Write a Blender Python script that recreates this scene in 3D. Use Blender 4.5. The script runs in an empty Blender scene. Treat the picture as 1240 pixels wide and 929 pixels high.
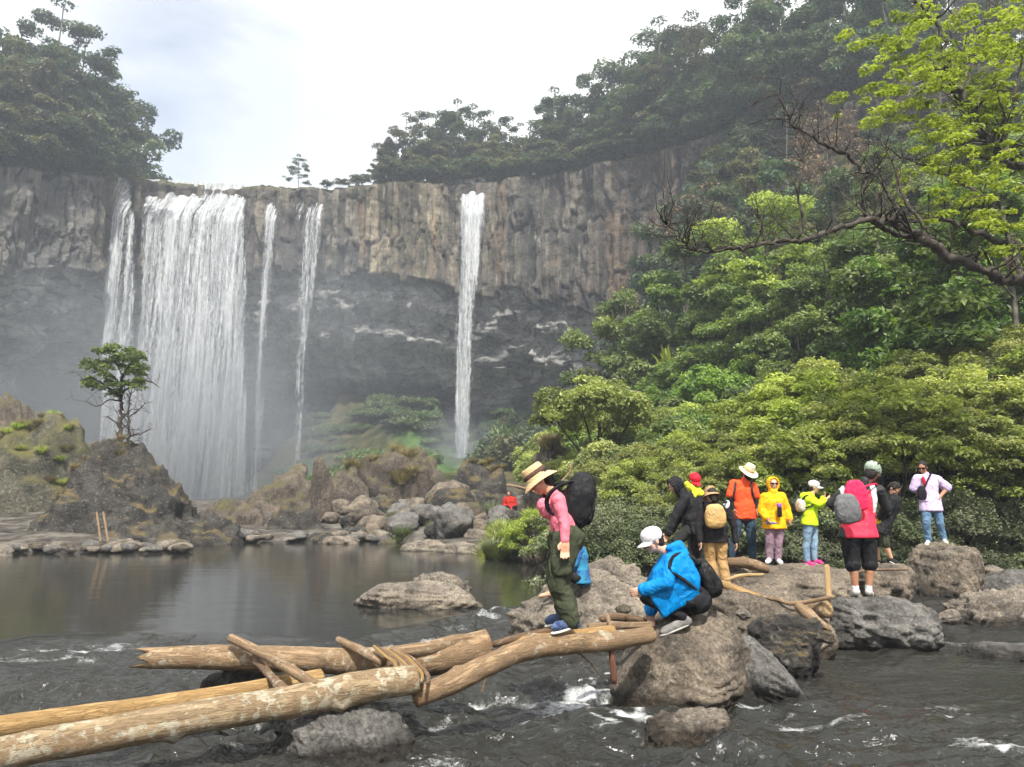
import bpy, bmesh, math, random
import numpy as np
from mathutils import Vector, Matrix, Quaternion
random.seed(7)
SC = bpy.context.scene
COL = SC.collection
R = math.radians
# ------------------------------------------------------------------ camera
CAMH = 1.8
F = 930.0
PITCH = math.atan(135.5 / F)
CP, SP = math.cos(PITCH), math.sin(PITCH)
cam_d = bpy.data.cameras.new('camera')
cam = bpy.data.objects.new('camera', cam_d)
COL.objects.link(cam)
cam.location = (0, 0, CAMH)
cam.rotation_euler = (math.pi / 2 + PITCH, 0, 0)
cam_d.sensor_width = 36.0
cam_d.lens = F * 36.0 / 1240.0
cam_d.clip_start = 0.05
cam_d.clip_end = 6000
SC.camera = cam

def P(px, py, Y):
    """world point seen at photo pixel (px,py) lying at distance Y along world +Y"""
    xc = (px - 620.0) / F
    yc = (464.5 - py) / F
    dy = CP - yc * SP
    dz = SP + yc * CP
    k = Y / dy
    return Vector((xc * k, Y, CAMH + dz * k))

def GZ(px, py, z):
    """world point seen at pixel on the level z"""
    xc = (px - 620.0) / F
    yc = (464.5 - py) / F
    dy = CP - yc * SP
    dz = SP + yc * CP
    k = (z - CAMH) / dz
    return Vector((xc * k, dy * k, z))

# ------------------------------------------------------------------ numpy noise
def _h(ix, iy, iz, seed):
    h = (ix.astype(np.int64) * 374761393 + iy.astype(np.int64) * 668265263 + iz.astype(np.int64) * 2147483647 + seed * 974634777) & 0xFFFFFFFF
    h = ((h ^ (h >> 13)) * 1274126177) & 0xFFFFFFFF
    h = (h ^ (h >> 16)) & 0xFFFFFFFF
    h = (h * 2246822519) & 0xFFFFFFFF
    h = h ^ (h >> 13)
    return (h & 0xFFFFFF) / float(0xFFFFFF)

def vn(x, y, z, seed=0):
    x, y, z = np.broadcast_arrays(np.asarray(x, float), np.asarray(y, float), np.asarray(z, float))
    x0, y0, z0 = np.floor(x), np.floor(y), np.floor(z)
    fx, fy, fz = x - x0, y - y0, z - z0
    fx = fx * fx * (3 - 2 * fx); fy = fy * fy * (3 - 2 * fy); fz = fz * fz * (3 - 2 * fz)
    def c(a, b, d): return _h(x0 + a, y0 + b, z0 + d, seed)
    l = lambda a, b, t: a + (b - a) * t
    return l(l(l(c(0,0,0), c(1,0,0), fx), l(c(0,1,0), c(1,1,0), fx), fy),
             l(l(c(0,0,1), c(1,0,1), fx), l(c(0,1,1), c(1,1,1), fx), fy), fz) * 2 - 1

def fbm(x, y, z, oct=4, seed=0, lac=2.03, gain=0.5):
    s = 0; a = 1.0; t = 0
    for o in range(oct):
        s = s + a * vn(np.asarray(x) * lac**o + 17.3 * o, np.asarray(y) * lac**o - 9.1 * o, np.asarray(z) * lac**o + 4.7 * o, seed + o)
        t += a; a *= gain
    return s / t

def ridged(x, y, z, oct=4, seed=0):
    s = 0; a = 1.0; t = 0
    for o in range(oct):
        s = s + a * (1 - 2 * np.abs(vn(np.asarray(x) * 2.03**o, np.asarray(y) * 2.03**o, np.asarray(z) * 2.03**o, seed + o)))
        t += a; a *= 0.5
    return s / t

def worley(x, y, seed=0, jit=0.85):
    """F1, F2-F1, id of cell (0..1)"""
    x0, y0 = np.floor(x), np.floor(y)
    best = np.full(x.shape, 9.0); sec = np.full(x.shape, 9.0); cid = np.zeros(x.shape)
    zz = np.zeros_like(x0)
    for i in (-1, 0, 1):
        for j in (-1, 0, 1):
            cx, cy = x0 + i, y0 + j
            px = cx + 0.5 + jit * (_h(cx, cy, zz, seed) - 0.5)
            py = cy + 0.5 + jit * (_h(cx, cy, zz, seed + 1) - 0.5)
            d = np.hypot(px - x, py - y)
            m = d < best
            sec = np.where(m, best, np.minimum(sec, d))
            cid = np.where(m, _h(cx, cy, zz, seed + 2), cid)
            best = np.where(m, d, best)
    return best, sec - best, cid

def sstep(a, b, x):
    t = np.clip((np.asarray(x, float) - a) / (b - a), 0, 1)
    return t * t * (3 - 2 * t)

# ------------------------------------------------------------------ object helpers
def link(o):
    COL.objects.link(o); return o

def tag(o, label=None, cat=None, group=None, kind=None):
    if label: o['label'] = label
    if cat: o['category'] = cat
    if group: o['group'] = group
    if kind: o['kind'] = kind
    return o

def empty(name, loc=(0, 0, 0), rz=0.0):
    o = bpy.data.objects.new(name, None)
    o.empty_display_size = 0.2
    o.location = loc; o.rotation_euler = (0, 0, rz)
    return link(o)

def mesh_np(name, verts, faces, mat=None, smooth=True, parent=None, attrs=None, loc=None):
    """verts Nx3, faces MxK (K=3 or 4)"""
    me = bpy.data.meshes.new(name)
    verts = np.ascontiguousarray(verts, dtype=np.float32)
    faces = np.ascontiguousarray(faces, dtype=np.int32)
    k = faces.shape[1]
    me.vertices.add(len(verts)); me.vertices.foreach_set('co', verts.ravel())
    me.loops.add(faces.size); me.loops.foreach_set('vertex_index', faces.ravel())
    me.polygons.add(len(faces))
    me.polygons.foreach_set('loop_start', np.arange(0, faces.size, k, dtype=np.int32))
    me.polygons.foreach_set('loop_total', np.full(len(faces), k, dtype=np.int32))
    me.polygons.foreach_set('use_smooth', np.full(len(faces), bool(smooth)))
    if attrs:
        for an, av in attrs.items():
            at = me.attributes.new(an, 'FLOAT', 'POINT')
            at.data.foreach_set('value', np.ascontiguousarray(av, dtype=np.float32))
    me.update(calc_edges=True)
    me.validate()
    if mat: me.materials.append(mat)
    o = link(bpy.data.objects.new(name, me))
    if parent: o.parent = parent
    if loc is not None: o.location = loc
    return o

def grid_faces(nr, nc, wrap=False):
    r = np.arange(nr - 1)[:, None]
    c = np.arange(nc if wrap else nc - 1)[None, :]
    c1 = (c + 1) % nc
    a = r * nc + c; b = r * nc + c1; d = (r + 1) * nc + c1; e = (r + 1) * nc + c
    return np.stack([a, b, d, e], -1).reshape(-1, 4)

def copy_thing(root, loc, rz=0.0, scale=1.0, label=None, group=None, tilt=(0, 0)):
    r = root.copy(); COL.objects.link(r)
    r.location = loc; r.rotation_euler = (tilt[0], tilt[1], rz)
    r.scale = (scale, scale, scale) if not hasattr(scale, '__len__') else scale
    if label: r['label'] = label
    if group: r['group'] = group
    for ch in root.children:
        c = ch.copy(); COL.objects.link(c); c.parent = r
        for g in ch.children:
            d = g.copy(); COL.objects.link(d); d.parent = c
    return r

# ------------------------------------------------------------------ material helper
class NT:
    def __init__(s, name):
        s.m = bpy.data.materials.new(name); s.m.use_nodes = True
        s.t = s.m.node_tree; s.t.nodes.clear()
        s.out = s.t.nodes.new('ShaderNodeOutputMaterial')
    def n(s, kind, **kw):
        nd = s.t.nodes.new(kind)
        for k, v in kw.items():
            if k == 'inp':
                for a, b in v.items():
                    if isinstance(b, bpy.types.NodeSocket): s.t.links.new(b, nd.inputs[a])
                    else: nd.inputs[a].default_value = b
            else: setattr(nd, k, v)
        return nd
    def coord(s, kind='Object', scale=(1, 1, 1), loc=(0, 0, 0)):
        c = s.n('ShaderNodeTexCoord')
        mp = s.n('ShaderNodeMapping', inp={0: c.outputs[kind], 'Scale': scale, 'Location': loc})
        return mp.outputs[0]
    def noise(s, vec, scale=1.0, detail=4, rough=0.55, dist=0.0):
        return s.n('ShaderNodeTexNoise', inp={'Vector': vec, 'Scale': scale, 'Detail': detail, 'Roughness': rough, 'Distortion': dist}).outputs[0]
    def ramp(s, fac, stops, interp='LINEAR'):
        r = s.n('ShaderNodeValToRGB', inp={0: fac})
        r.color_ramp.interpolation = interp
        el = r.color_ramp.elements
        while len(el) > 1: el.remove(el[0])
        for i, (p, c) in enumerate(stops):
            e = el[0] if i == 0 else el.new(p)
            e.position = p
            if not hasattr(c, '__len__'): c = (c, c, c)
            e.color = (*c[:3], 1)
        return r.outputs[0]
    def mix(s, fac, a, b, blend='MIX'):
        m = s.n('ShaderNodeMix', data_type='RGBA', blend_type=blend)
        def st(sock, v):
            if isinstance(v, bpy.types.NodeSocket): s.t.links.new(v, sock)
            elif hasattr(v, '__len__'): sock.default_value = (*v[:3], 1)
            else: sock.default_value = v
        st(m.inputs[0], fac); st(m.inputs[6], a); st(m.inputs[7], b)
        return m.outputs[2]
    def math(s, op, a, b=0.0, clamp=False, c=0.0):
        m = s.n('ShaderNodeMath', operation=op, use_clamp=clamp)
        for i, v in enumerate((a, b, c)):
            if isinstance(v, bpy.types.NodeSocket): s.t.links.new(v, m.inputs[i])
            else: m.inputs[i].default_value = v
        return m.outputs[0]
    def attr(s, name):
        return s.n('ShaderNodeAttribute', attribute_name=name).outputs['Fac']
    def bump(s, h, strength=0.5, dist=0.02, normal=None):
        kw = {'Height': h, 'Strength': strength, 'Distance': dist}
        if normal is not None: kw['Normal'] = normal
        return s.n('ShaderNodeBump', inp=kw).outputs[0]
    def principled(s, **kw):
        b = s.n('ShaderNodeBsdfPrincipled', inp=kw)
        s.t.links.new(b.outputs[0], s.out.inputs[0]); return b
    def surf(s, sock): s.t.links.new(sock, s.out.inputs[0])

def simple_mat(name, col, rough=0.7, col2=None, scale=20.0, bump=0.0, bdist=0.003, bscale=80.0, metallic=0.0, spec=0.3, fac=(0.35, 0.65)):
    n = NT(name); v = n.coord()
    c = (*col, 1)
    kw = {'Roughness': rough, 'Metallic': metallic, 'Specular IOR Level': spec}
    c2 = col2 if col2 else tuple(x * 0.82 for x in col)
    kw['Base Color'] = n.mix(n.ramp(n.noise(v, scale, 3), [(fac[0], 0), (fac[1], 1)]), col, c2)
    if bump: kw['Normal'] = n.bump(n.noise(v, bscale, 3), bump, bdist)
    n.principled(**kw)
    return n.m

# ------------------------------------------------------------------ world and sun
SUN_EL, SUN_AZ = R(57), R(172)      # azimuth clockwise from +Y: the sun stands high behind the camera
w = bpy.data.worlds.new('World'); SC.world = w; w.use_nodes = True
wt = w.node_tree; wt.nodes.clear()
def wn(kind, **kw):
    nd = wt.nodes.new(kind)
    for k, v in kw.items():
        if k == 'inp':
            for a, b in v.items():
                if isinstance(b, bpy.types.NodeSocket): wt.links.new(b, nd.inputs[a])
                else: nd.inputs[a].default_value = b
        else: setattr(nd, k, v)
    return nd
sky = wn('ShaderNodeTexSky', sky_type='NISHITA')
sky.sun_disc = False; sky.sun_elevation = SUN_EL; sky.sun_rotation = SUN_AZ; sky.dust_density = 0.6; sky.ozone_density = 1.2
tc = wn('ShaderNodeTexCoord')
mp = wn('ShaderNodeMapping', inp={0: tc.outputs['Generated'], 'Scale': (1, 1, 2.2), 'Location': (0.35, 0.0, 0.12)})
cn = wn('ShaderNodeTexNoise', inp={'Vector': mp.outputs[0], 'Scale': 3.4, 'Detail': 6, 'Roughness': 0.5, 'Distortion': 0.3})
cr = wn('ShaderNodeValToRGB', inp={0: cn.outputs[0]})
cr.color_ramp.elements[0].position = 0.34; cr.color_ramp.elements[0].color = (0.5, 0.5, 0.5, 1)
cr.color_ramp.elements[1].position = 0.50; cr.color_ramp.elements[1].color = (1, 1, 1, 1)
pdir = P(268, 120, 100) - Vector((0, 0, CAMH)); pdir.normalize()
dp = wn('ShaderNodeVectorMath', operation='DISTANCE', inp={0: tc.outputs['Generated'], 1: tuple(pdir)})
pr_ = wn('ShaderNodeValToRGB', inp={0: dp.outputs['Value']})
pr_.color_ramp.elements[0].position = 0.07; pr_.color_ramp.elements[0].color = (0.06, 0.06, 0.06, 1)
pr_.color_ramp.elements[1].position = 0.27; pr_.color_ramp.elements[1].color = (1, 1, 1, 1)
inv_ = wn('ShaderNodeMath', operation='SUBTRACT', inp={0: 1.0, 1: pr_.outputs[0]})
ic_ = wn('ShaderNodeMath', operation='MULTIPLY_ADD', inp={0: cr.outputs[0], 1: -0.55, 2: 1.0})
pp_ = wn('ShaderNodeMath', operation='MULTIPLY', inp={0: inv_.outputs[0], 1: ic_.outputs[0]})
mm_ = wn('ShaderNodeMath', operation='SUBTRACT', inp={0: 1.0, 1: pp_.outputs[0]})
cm = wn('ShaderNodeMix', data_type='RGBA', inp={0: mm_.outputs[0], 6: sky.outputs[0], 7: (8.4, 8.5, 8.6, 1)})
bg = wn('ShaderNodeBackground', inp={'Color': cm.outputs[2], 'Strength': 0.1})
wo = wn('ShaderNodeOutputWorld', inp={'Surface': bg.outputs[0]})
sd = bpy.data.lights.new('sun', 'SUN'); sd.energy = 4.8; sd.angle = R(2.5); sd.color = (1.0, 0.95, 0.86)
so = link(bpy.data.objects.new('sun', sd))
sdir = Vector((math.sin(SUN_AZ) * math.cos(SUN_EL), math.cos(SUN_AZ) * math.cos(SUN_EL), math.sin(SUN_EL)))
so.rotation_euler = sdir.to_track_quat('Z', 'Y').to_euler(); so.location = sdir * 200
SC.view_settings.view_transform = 'Standard'; SC.view_settings.look = 'None'
SC.view_settings.gamma = 1; SC.view_settings.exposure = 0.8
SC.view_settings.use_curve_mapping = False
SC.render.engine = 'CYCLES'
cy = SC.cycles
cy.use_denoising = True
cy.max_bounces = 6; cy.diffuse_bounces = 2; cy.glossy_bounces = 2; cy.transmission_bounces = 3
cy.volume_bounces = 0; cy.transparent_max_bounces = 16
cy.volume_step_rate = 3.0; cy.volume_max_steps = 64
cy.use_adaptive_sampling = True; cy.adaptive_threshold = 0.03
cy.sample_clamp_direct = 12.0; cy.sample_clamp_indirect = 4.0
cy.caustics_reflective = False; cy.caustics_refractive = False

# ------------------------------------------------------------------ tubes
def tube(pts, rad, seg=7, cap=True):
    pts = np.asarray(pts, float); rad = np.asarray(rad, float)
    n_ = len(pts)
    tg = np.gradient(pts, axis=0); tg /= np.linalg.norm(tg, axis=1)[:, None] + 1e-9
    ref = np.array([0, 0, 1.0]) if abs(tg[0][2]) < 0.8 else np.array([1.0, 0, 0])
    u = np.cross(tg[0], ref); u /= np.linalg.norm(u)
    V = []
    for i in range(n_):
        u = u - tg[i] * np.dot(u, tg[i]); u /= np.linalg.norm(u) + 1e-9
        w_ = np.cross(tg[i], u)
        a = np.linspace(0, 2 * np.pi, seg, endpoint=False)
        V.append(pts[i] + rad[i] * (np.cos(a)[:, None] * u + np.sin(a)[:, None] * w_))
    V = np.concatenate(V); Fc = grid_faces(n_, seg, True)
    if cap:
        k = len(V); V = np.vstack([V, pts[0], pts[-1]])
        a = np.arange(seg); b = (a + 1) % seg
        F0 = np.stack([b, a, np.full(seg, k), np.full(seg, k)], -1)
        l0 = (n_ - 1) * seg
        F1 = np.stack([l0 + a, l0 + b, np.full(seg, k + 1), np.full(seg, k + 1)], -1)
        # degenerate quads are turned into small quads by merging two wall points
        F0 = np.stack([b[::1], a, np.full(seg, k), b], -1); F1 = np.stack([l0 + a, l0 + b, np.full(seg, k + 1), l0 + a], -1)
        return V, Fc, (F0[:, :3], F1[:, :3])
    return V, Fc, None

def smooth_path(pts, n_=24, wob=0.0, rs_=None):
    pts = np.asarray(pts, float); k = len(pts)
    t = np.linspace(0, k - 1, n_)
    out = np.zeros((n_, pts.shape[1]))
    for i, tt_ in enumerate(t):
        j = min(int(tt_), k - 2); f = tt_ - j
        p0 = pts[max(j - 1, 0)]; p1 = pts[j]; p2 = pts[j + 1]; p3 = pts[min(j + 2, k - 1)]
        out[i] = 0.5 * ((2 * p1) + (-p0 + p2) * f + (2 * p0 - 5 * p1 + 4 * p2 - p3) * f * f + (-p0 + 3 * p1 - 3 * p2 + p3) * f ** 3)
    if wob and rs_ is not None: out[1:-1] += rs_.normal(size=(n_ - 2, out.shape[1])) * wob
    return out

class TB:
    """collects tubes into one mesh"""
    def __init__(s): s.v = []; s.f = []; s.o = 0
    def add(s, pts, rad, seg=6):
        V, Fc, caps = tube(pts, rad, seg)
        tri = np.concatenate(caps)
        s.v.append(V)
        s.f.append(np.stack([Fc[:, 0], Fc[:, 1], Fc[:, 2]], -1) + s.o); s.f.append(np.stack([Fc[:, 0], Fc[:, 2], Fc[:, 3]], -1) + s.o)
        s.f.append(tri + s.o); s.o += len(V)
    def build(s, name, mat, parent=None, loc=None):
        return mesh_np(name, np.concatenate(s.v), np.concatenate(s.f), mat, True, parent, None, loc)

# ------------------------------------------------------------------ rock material
def rock_mat(name, dry=(0.27, 0.235, 0.19), mid=(0.15, 0.13, 0.11), dark=(0.05, 0.045, 0.04), scale=1.0, wet=0.15, moss=0.0, mosscol=(0.16, 0.17, 0.05), bump=0.8, pale=0.0, streak=1.0):
    n = NT(name)
    geo = n.n('ShaderNodeNewGeometry')
    v = n.coord('Object', (scale, scale, scale * streak))
    a = n.noise(v, 1.1, 7, 0.62, 0.4)
    b = n.noise(v, 6.0, 6, 0.65, 0.2)
    ab = n.math('ADD', n.math('MULTIPLY', a, 0.65), n.math('MULTIPLY', b, 0.35))
    c = n.ramp(ab, [(0.34, dark), (0.45, mid), (0.56, dry), (0.68, tuple(min(1, x * 1.35) for x in dry))])
    # lichen specks
    sp = n.ramp(n.noise(v, 17.0, 4, 0.7), [(0.58, 0), (0.66, 1)])
    c = n.mix(n.math('MULTIPLY', sp, 0.35 + pale), c, (0.42, 0.4, 0.35))
    c = n.mix(1.0, c, n.ramp(n.noise(v, 30.0, 6, 0.75), [(0.36, (0.45, 0.44, 0.43)), (0.5, (0.95, 0.95, 0.95)), (0.64, (1.45, 1.42, 1.36))]), 'MULTIPLY')
    c = n.mix(n.math('MULTIPLY', n.ramp(n.noise(v, 3.1, 8, 0.7, 0.6), [(0.36, 1), (0.43, 0)]), 0.75), c, dark)
    # cracks
    vo = n.n('ShaderNodeTexVoronoi', feature='DISTANCE_TO_EDGE', inp={'Vector': n.mix(0.22, v, n.n('ShaderNodeTexNoise', inp={'Vector': v, 'Scale': 2.0, 'Detail': 4}).outputs[1], 'ADD'), 'Scale': 1.6})
    cr = n.math('MAXIMUM', n.ramp(vo.outputs[0], [(0.0, 0), (0.02, 1)]), n.ramp(n.noise(v, 0.9, 3), [(0.42, 0), (0.5, 1)]))
    c = n.mix(n.math('MULTIPLY', n.math('SUBTRACT', 1.0, cr), 0.6), c, dark)
    if moss > 0:
        up = n.n('ShaderNodeSeparateXYZ', inp={0: geo.outputs['Normal']}).outputs[2]
        mm = n.math('MULTIPLY', n.ramp(up, [(0.35, 0), (0.75, 1)]), n.ramp(n.noise(v, 1.8, 5, 0.6), [(0.5 - moss * 0.3, 0), (0.62 - moss * 0.25, 1)]))
        c = n.mix(n.math('MULTIPLY', mm, 0.9), c, n.mix(n.noise(v, 9, 3), mosscol, tuple(x * 0.55 for x in mosscol)))
    rough = 0.85
    if wet > 0:
        z = n.n('ShaderNodeSeparateXYZ', inp={0: geo.outputs['Position']}).outputs[2]
        zz = n.math('ADD', z, n.math('MULTIPLY', n.math('SUBTRACT', a, 0.5), 0.2))
        wm = n.ramp(n.math('DIVIDE', zz, wet), [(0.45, 1), (1.0, 0)])
        c = n.mix(wm, c, n.mix(1.0, c, (0.22, 0.21, 0.20), 'MULTIPLY'))
        rough = n.math('SUBTRACT', 0.85, n.math('MULTIPLY', wm, 0.55))
    hb = n.math('ADD', n.math('ADD', n.math('MULTIPLY', n.noise(v, 4.0, 10, 0.72, 0.3), 1.0), n.math('MULTIPLY', n.noise(v, 22.0, 6, 0.75), 0.32)), n.math('MULTIPLY', cr, 0.08))
    n.principled(**{'Base Color': c, 'Roughness': rough, 'Specular IOR Level': 0.35, 'Normal': n.bump(hb, bump, 0.22 / scale)})
    return n.m

M = {}
M['rock'] = rock_mat('rock_tan', dry=(0.31, 0.265, 0.21), mid=(0.17, 0.145, 0.118), moss=0.0)
M['rock_warm'] = rock_mat('rock_warm_brown', dry=(0.25, 0.205, 0.155), mid=(0.14, 0.115, 0.09), moss=0.0)
M['rock_brown'] = rock_mat('rock_brown', dry=(0.155, 0.125, 0.10), mid=(0.085, 0.069, 0.056), scale=0.55, moss=0.25, mosscol=(0.13, 0.12, 0.045))
M['rock_dark'] = rock_mat('rock_dark', dry=(0.075, 0.070, 0.063), mid=(0.04, 0.037, 0.034), dark=(0.02, 0.019, 0.018), scale=0.6, moss=0.12, mosscol=(0.2, 0.15, 0.06))
M['rock_moss'] = rock_mat('rock_moss', dry=(0.13, 0.12, 0.09), mid=(0.05, 0.052, 0.036), scale=0.4, moss=0.55, mosscol=(0.20, 0.18, 0.06))
M['rock_grey'] = rock_mat('rock_grey', dry=(0.20, 0.192, 0.18), mid=(0.12, 0.115, 0.108), scale=0.9)

# ------------------------------------------------------------------ the amphitheatre cliff with its plateau behind
def interp(x, pts):
    a = np.array(pts, float)
    return np.interp(x, a[:, 0], a[:, 1])
Y0P = [(-320, 60), (-120, 84), (40, 97), (110, 104), (128, 107), (150, 117), (300, 122), (480, 123), (600, 120), (700, 114), (800, 104), (880, 92), (960, 80), (1060, 72), (1150, 68)]
TOPP = [(-320, 190), (0, 190), (60, 200), (120, 208), (150, 214), (300, 221), (345, 225), (420, 222), (470, 216), (560, 216), (640, 208), (690, 200), (760, 185), (830, 168), (900, 150), (1000, 120), (1150, 80)]
LIPP = [(-320, 335), (0, 330), (60, 333), (125, 338), (300, 335), (390, 324), (440, 330), (500, 340), (560, 352), (620, 356), (700, 375), (760, 392), (850, 410), (950, 430), (1150, 440)]
def cliffY(px): return interp(px, Y0P)
def cliff_top(px, back=0.0):
    Y = float(cliffY(px)); q = P(px, float(interp(px, TOPP)), Y); return q

NC, NR = 980, 330
pxs = np.linspace(-320, 1150, NC)
Yc = cliffY(pxs)
ker = np.ones(9) / 9
Yc = np.convolve(np.pad(Yc, 4, mode='edge'), ker, 'valid')
tp = interp(pxs, TOPP)
def Pn(px, py, Y):
    xc = (px - 620.0) / F; yc = (464.5 - py) / F
    k = Y / (CP - yc * SP)
    return xc * k, CAMH + (SP + yc * CP) * k
Xc, Ztop = Pn(pxs, tp, Yc)
_, Zlip = Pn(pxs, interp(pxs, LIPP), Yc)
ds = np.hypot(np.gradient(Xc), np.gradient(Yc))
U = np.cumsum(ds)
Zlip = Zlip + 1.1 * fbm(U / 5, 0 * U, 0 * U, 3, 5) + 0.9 * np.round(1.5 * vn(U / 2.4, 0 * U, 0 * U, 9))
wet_rim = np.maximum(sstep(136, 142, pxs) * sstep(304, 298, pxs), sstep(543, 548, pxs) * sstep(596, 590, pxs))
Ztop = Ztop + 0.5 * fbm(U / 3, 0 * U, 0 * U, 4, 21) * (1 - wet_rim) - 0.12 * wet_rim
nx, ny = np.gradient(Yc) / ds, -np.gradient(Xc) / ds          # towards the valley
T = np.linspace(0, 1, NR)[:, None]
Zb = -2.0
Z = Ztop[None, :] + (Zb - Ztop[None, :]) * T
UU = np.broadcast_to(U[None, :], Z.shape)
PX = np.broadcast_to(pxs[None, :], Z.shape)
dl = Zlip[None, :] - Z                        # metres below the lip (positive below)
up_mask = sstep(0.3, -0.3, dl)
# upper band: jointed columns
_, e1, id1 = worley(UU / 1.15 + 0.10 * fbm(UU / 3, Z / 6, 0 * Z, 2, 3), Z / 11.0, 11, 0.6)
_, e2, id2 = worley(UU / 0.7, Z / 1.7, 31)
_, e3, id3 = worley(UU / 6.0, Z / 14.0, 51)
col_d = 2.0 * fbm(UU / 7, Z / 16, 0 * Z, 3, 44) + 0.8 * (id1 - 0.5) + 0.55 * (id2 - 0.5) * sstep(-0.1, 0.3, vn(UU / 4, Z / 4, 0 * Z, 66)) - 0.35 * sstep(0.10, 0.0, e1) + 0.9 * fbm(UU / 1.6, Z / 2.4, 0 * Z, 5, 8)
# lower band: rubbly breccia ledges
_, f1, jd1 = worley(UU / 2.2, Z / 1.2 + 0.4 * fbm(UU / 4, Z / 4, 0 * Z, 2, 6), 71)
low_d = 0.7 * (jd1 - 0.5) + 1.3 * fbm(UU / 4.5, Z / 2.2, 0 * Z, 5, 14) + 0.35 * ridged(UU / 3, Z / 1.2, 0 * Z, 3, 41)
depth = interp(PX, [(-320, 1.0), (100, 1.2), (200, 1.3), (500, 1.0), (760, 0.7), (860, 0.4), (900, 0.1)])
rec = np.interp(dl, [-0.2, 0.25, 4, 9, 12, 18, 40], [0, 1.6, 3.2, 5.0, 9, 13.5, 15]) * depth
rec = rec + 0.8 * np.sin(dl * 1.1 + 2 * fbm(UU / 9, 0 * Z, 0 * Z, 2, 77)) * sstep(0.5, 3, dl)
rim = 1.6 * sstep(1.6, 0.0, Ztop[None, :] - Z) ** 2
D = up_mask * col_d + (1 - up_mask) * low_d - rec - rim
VX = Xc[None, :] + nx[None, :] * D; VY = Yc[None, :] + ny[None, :] * D
# plateau rows behind the rim (reaching far back)
back = np.array([3, 6, 10, 16, 24, 34, 48, 70, 110, 200, 420])[::-1][:, None]
rise = np.interp(PX[:1], [(-320), 60, 125, 160, 560, 640, 760, 900, 1150], [0.22, 0.2, 0.1, 0.0, 0.0, 0.06, 0.16, 0.26, 0.3])
pz = Ztop[None, :] + 0.5 + rise * np.minimum(back, 80) * 0.8 + 0.7 * fbm(U[None, :] / 6, back / 6, 0 * back, 3, 61)
bx = Xc[None, :] - nx[None, :] * back * 0.35 + 0 * back; by = Yc[None, :] + back
VX = np.vstack([bx, VX]); VY = np.vstack([by, VY]); VZ = np.vstack([pz, Z])
band = np.vstack([np.full(bx.shape, -1.0), np.clip(dl / 30 + 0.0, -1, 1)])
low = np.vstack([np.zeros(bx.shape), 1 - up_mask])
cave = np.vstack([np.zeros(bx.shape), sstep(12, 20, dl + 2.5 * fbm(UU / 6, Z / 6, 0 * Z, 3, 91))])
veg = np.vstack([np.ones(bx.shape), sstep(1.2, 0.2, Ztop[None, :] - Z)])
crack = np.vstack([np.zeros(bx.shape), np.maximum(up_mask * sstep(0.1, 0.0, e1), (1 - up_mask) * sstep(0.09, 0.0, f1))])
idc = np.vstack([np.zeros(bx.shape), up_mask * id1 + (1 - up_mask) * jd1])
pxa = np.vstack([np.broadcast_to(pxs, bx.shape), PX])
NRR = VX.shape[0]
verts = np.stack([VX, VY, VZ], -1).reshape(-1, 3)

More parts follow.
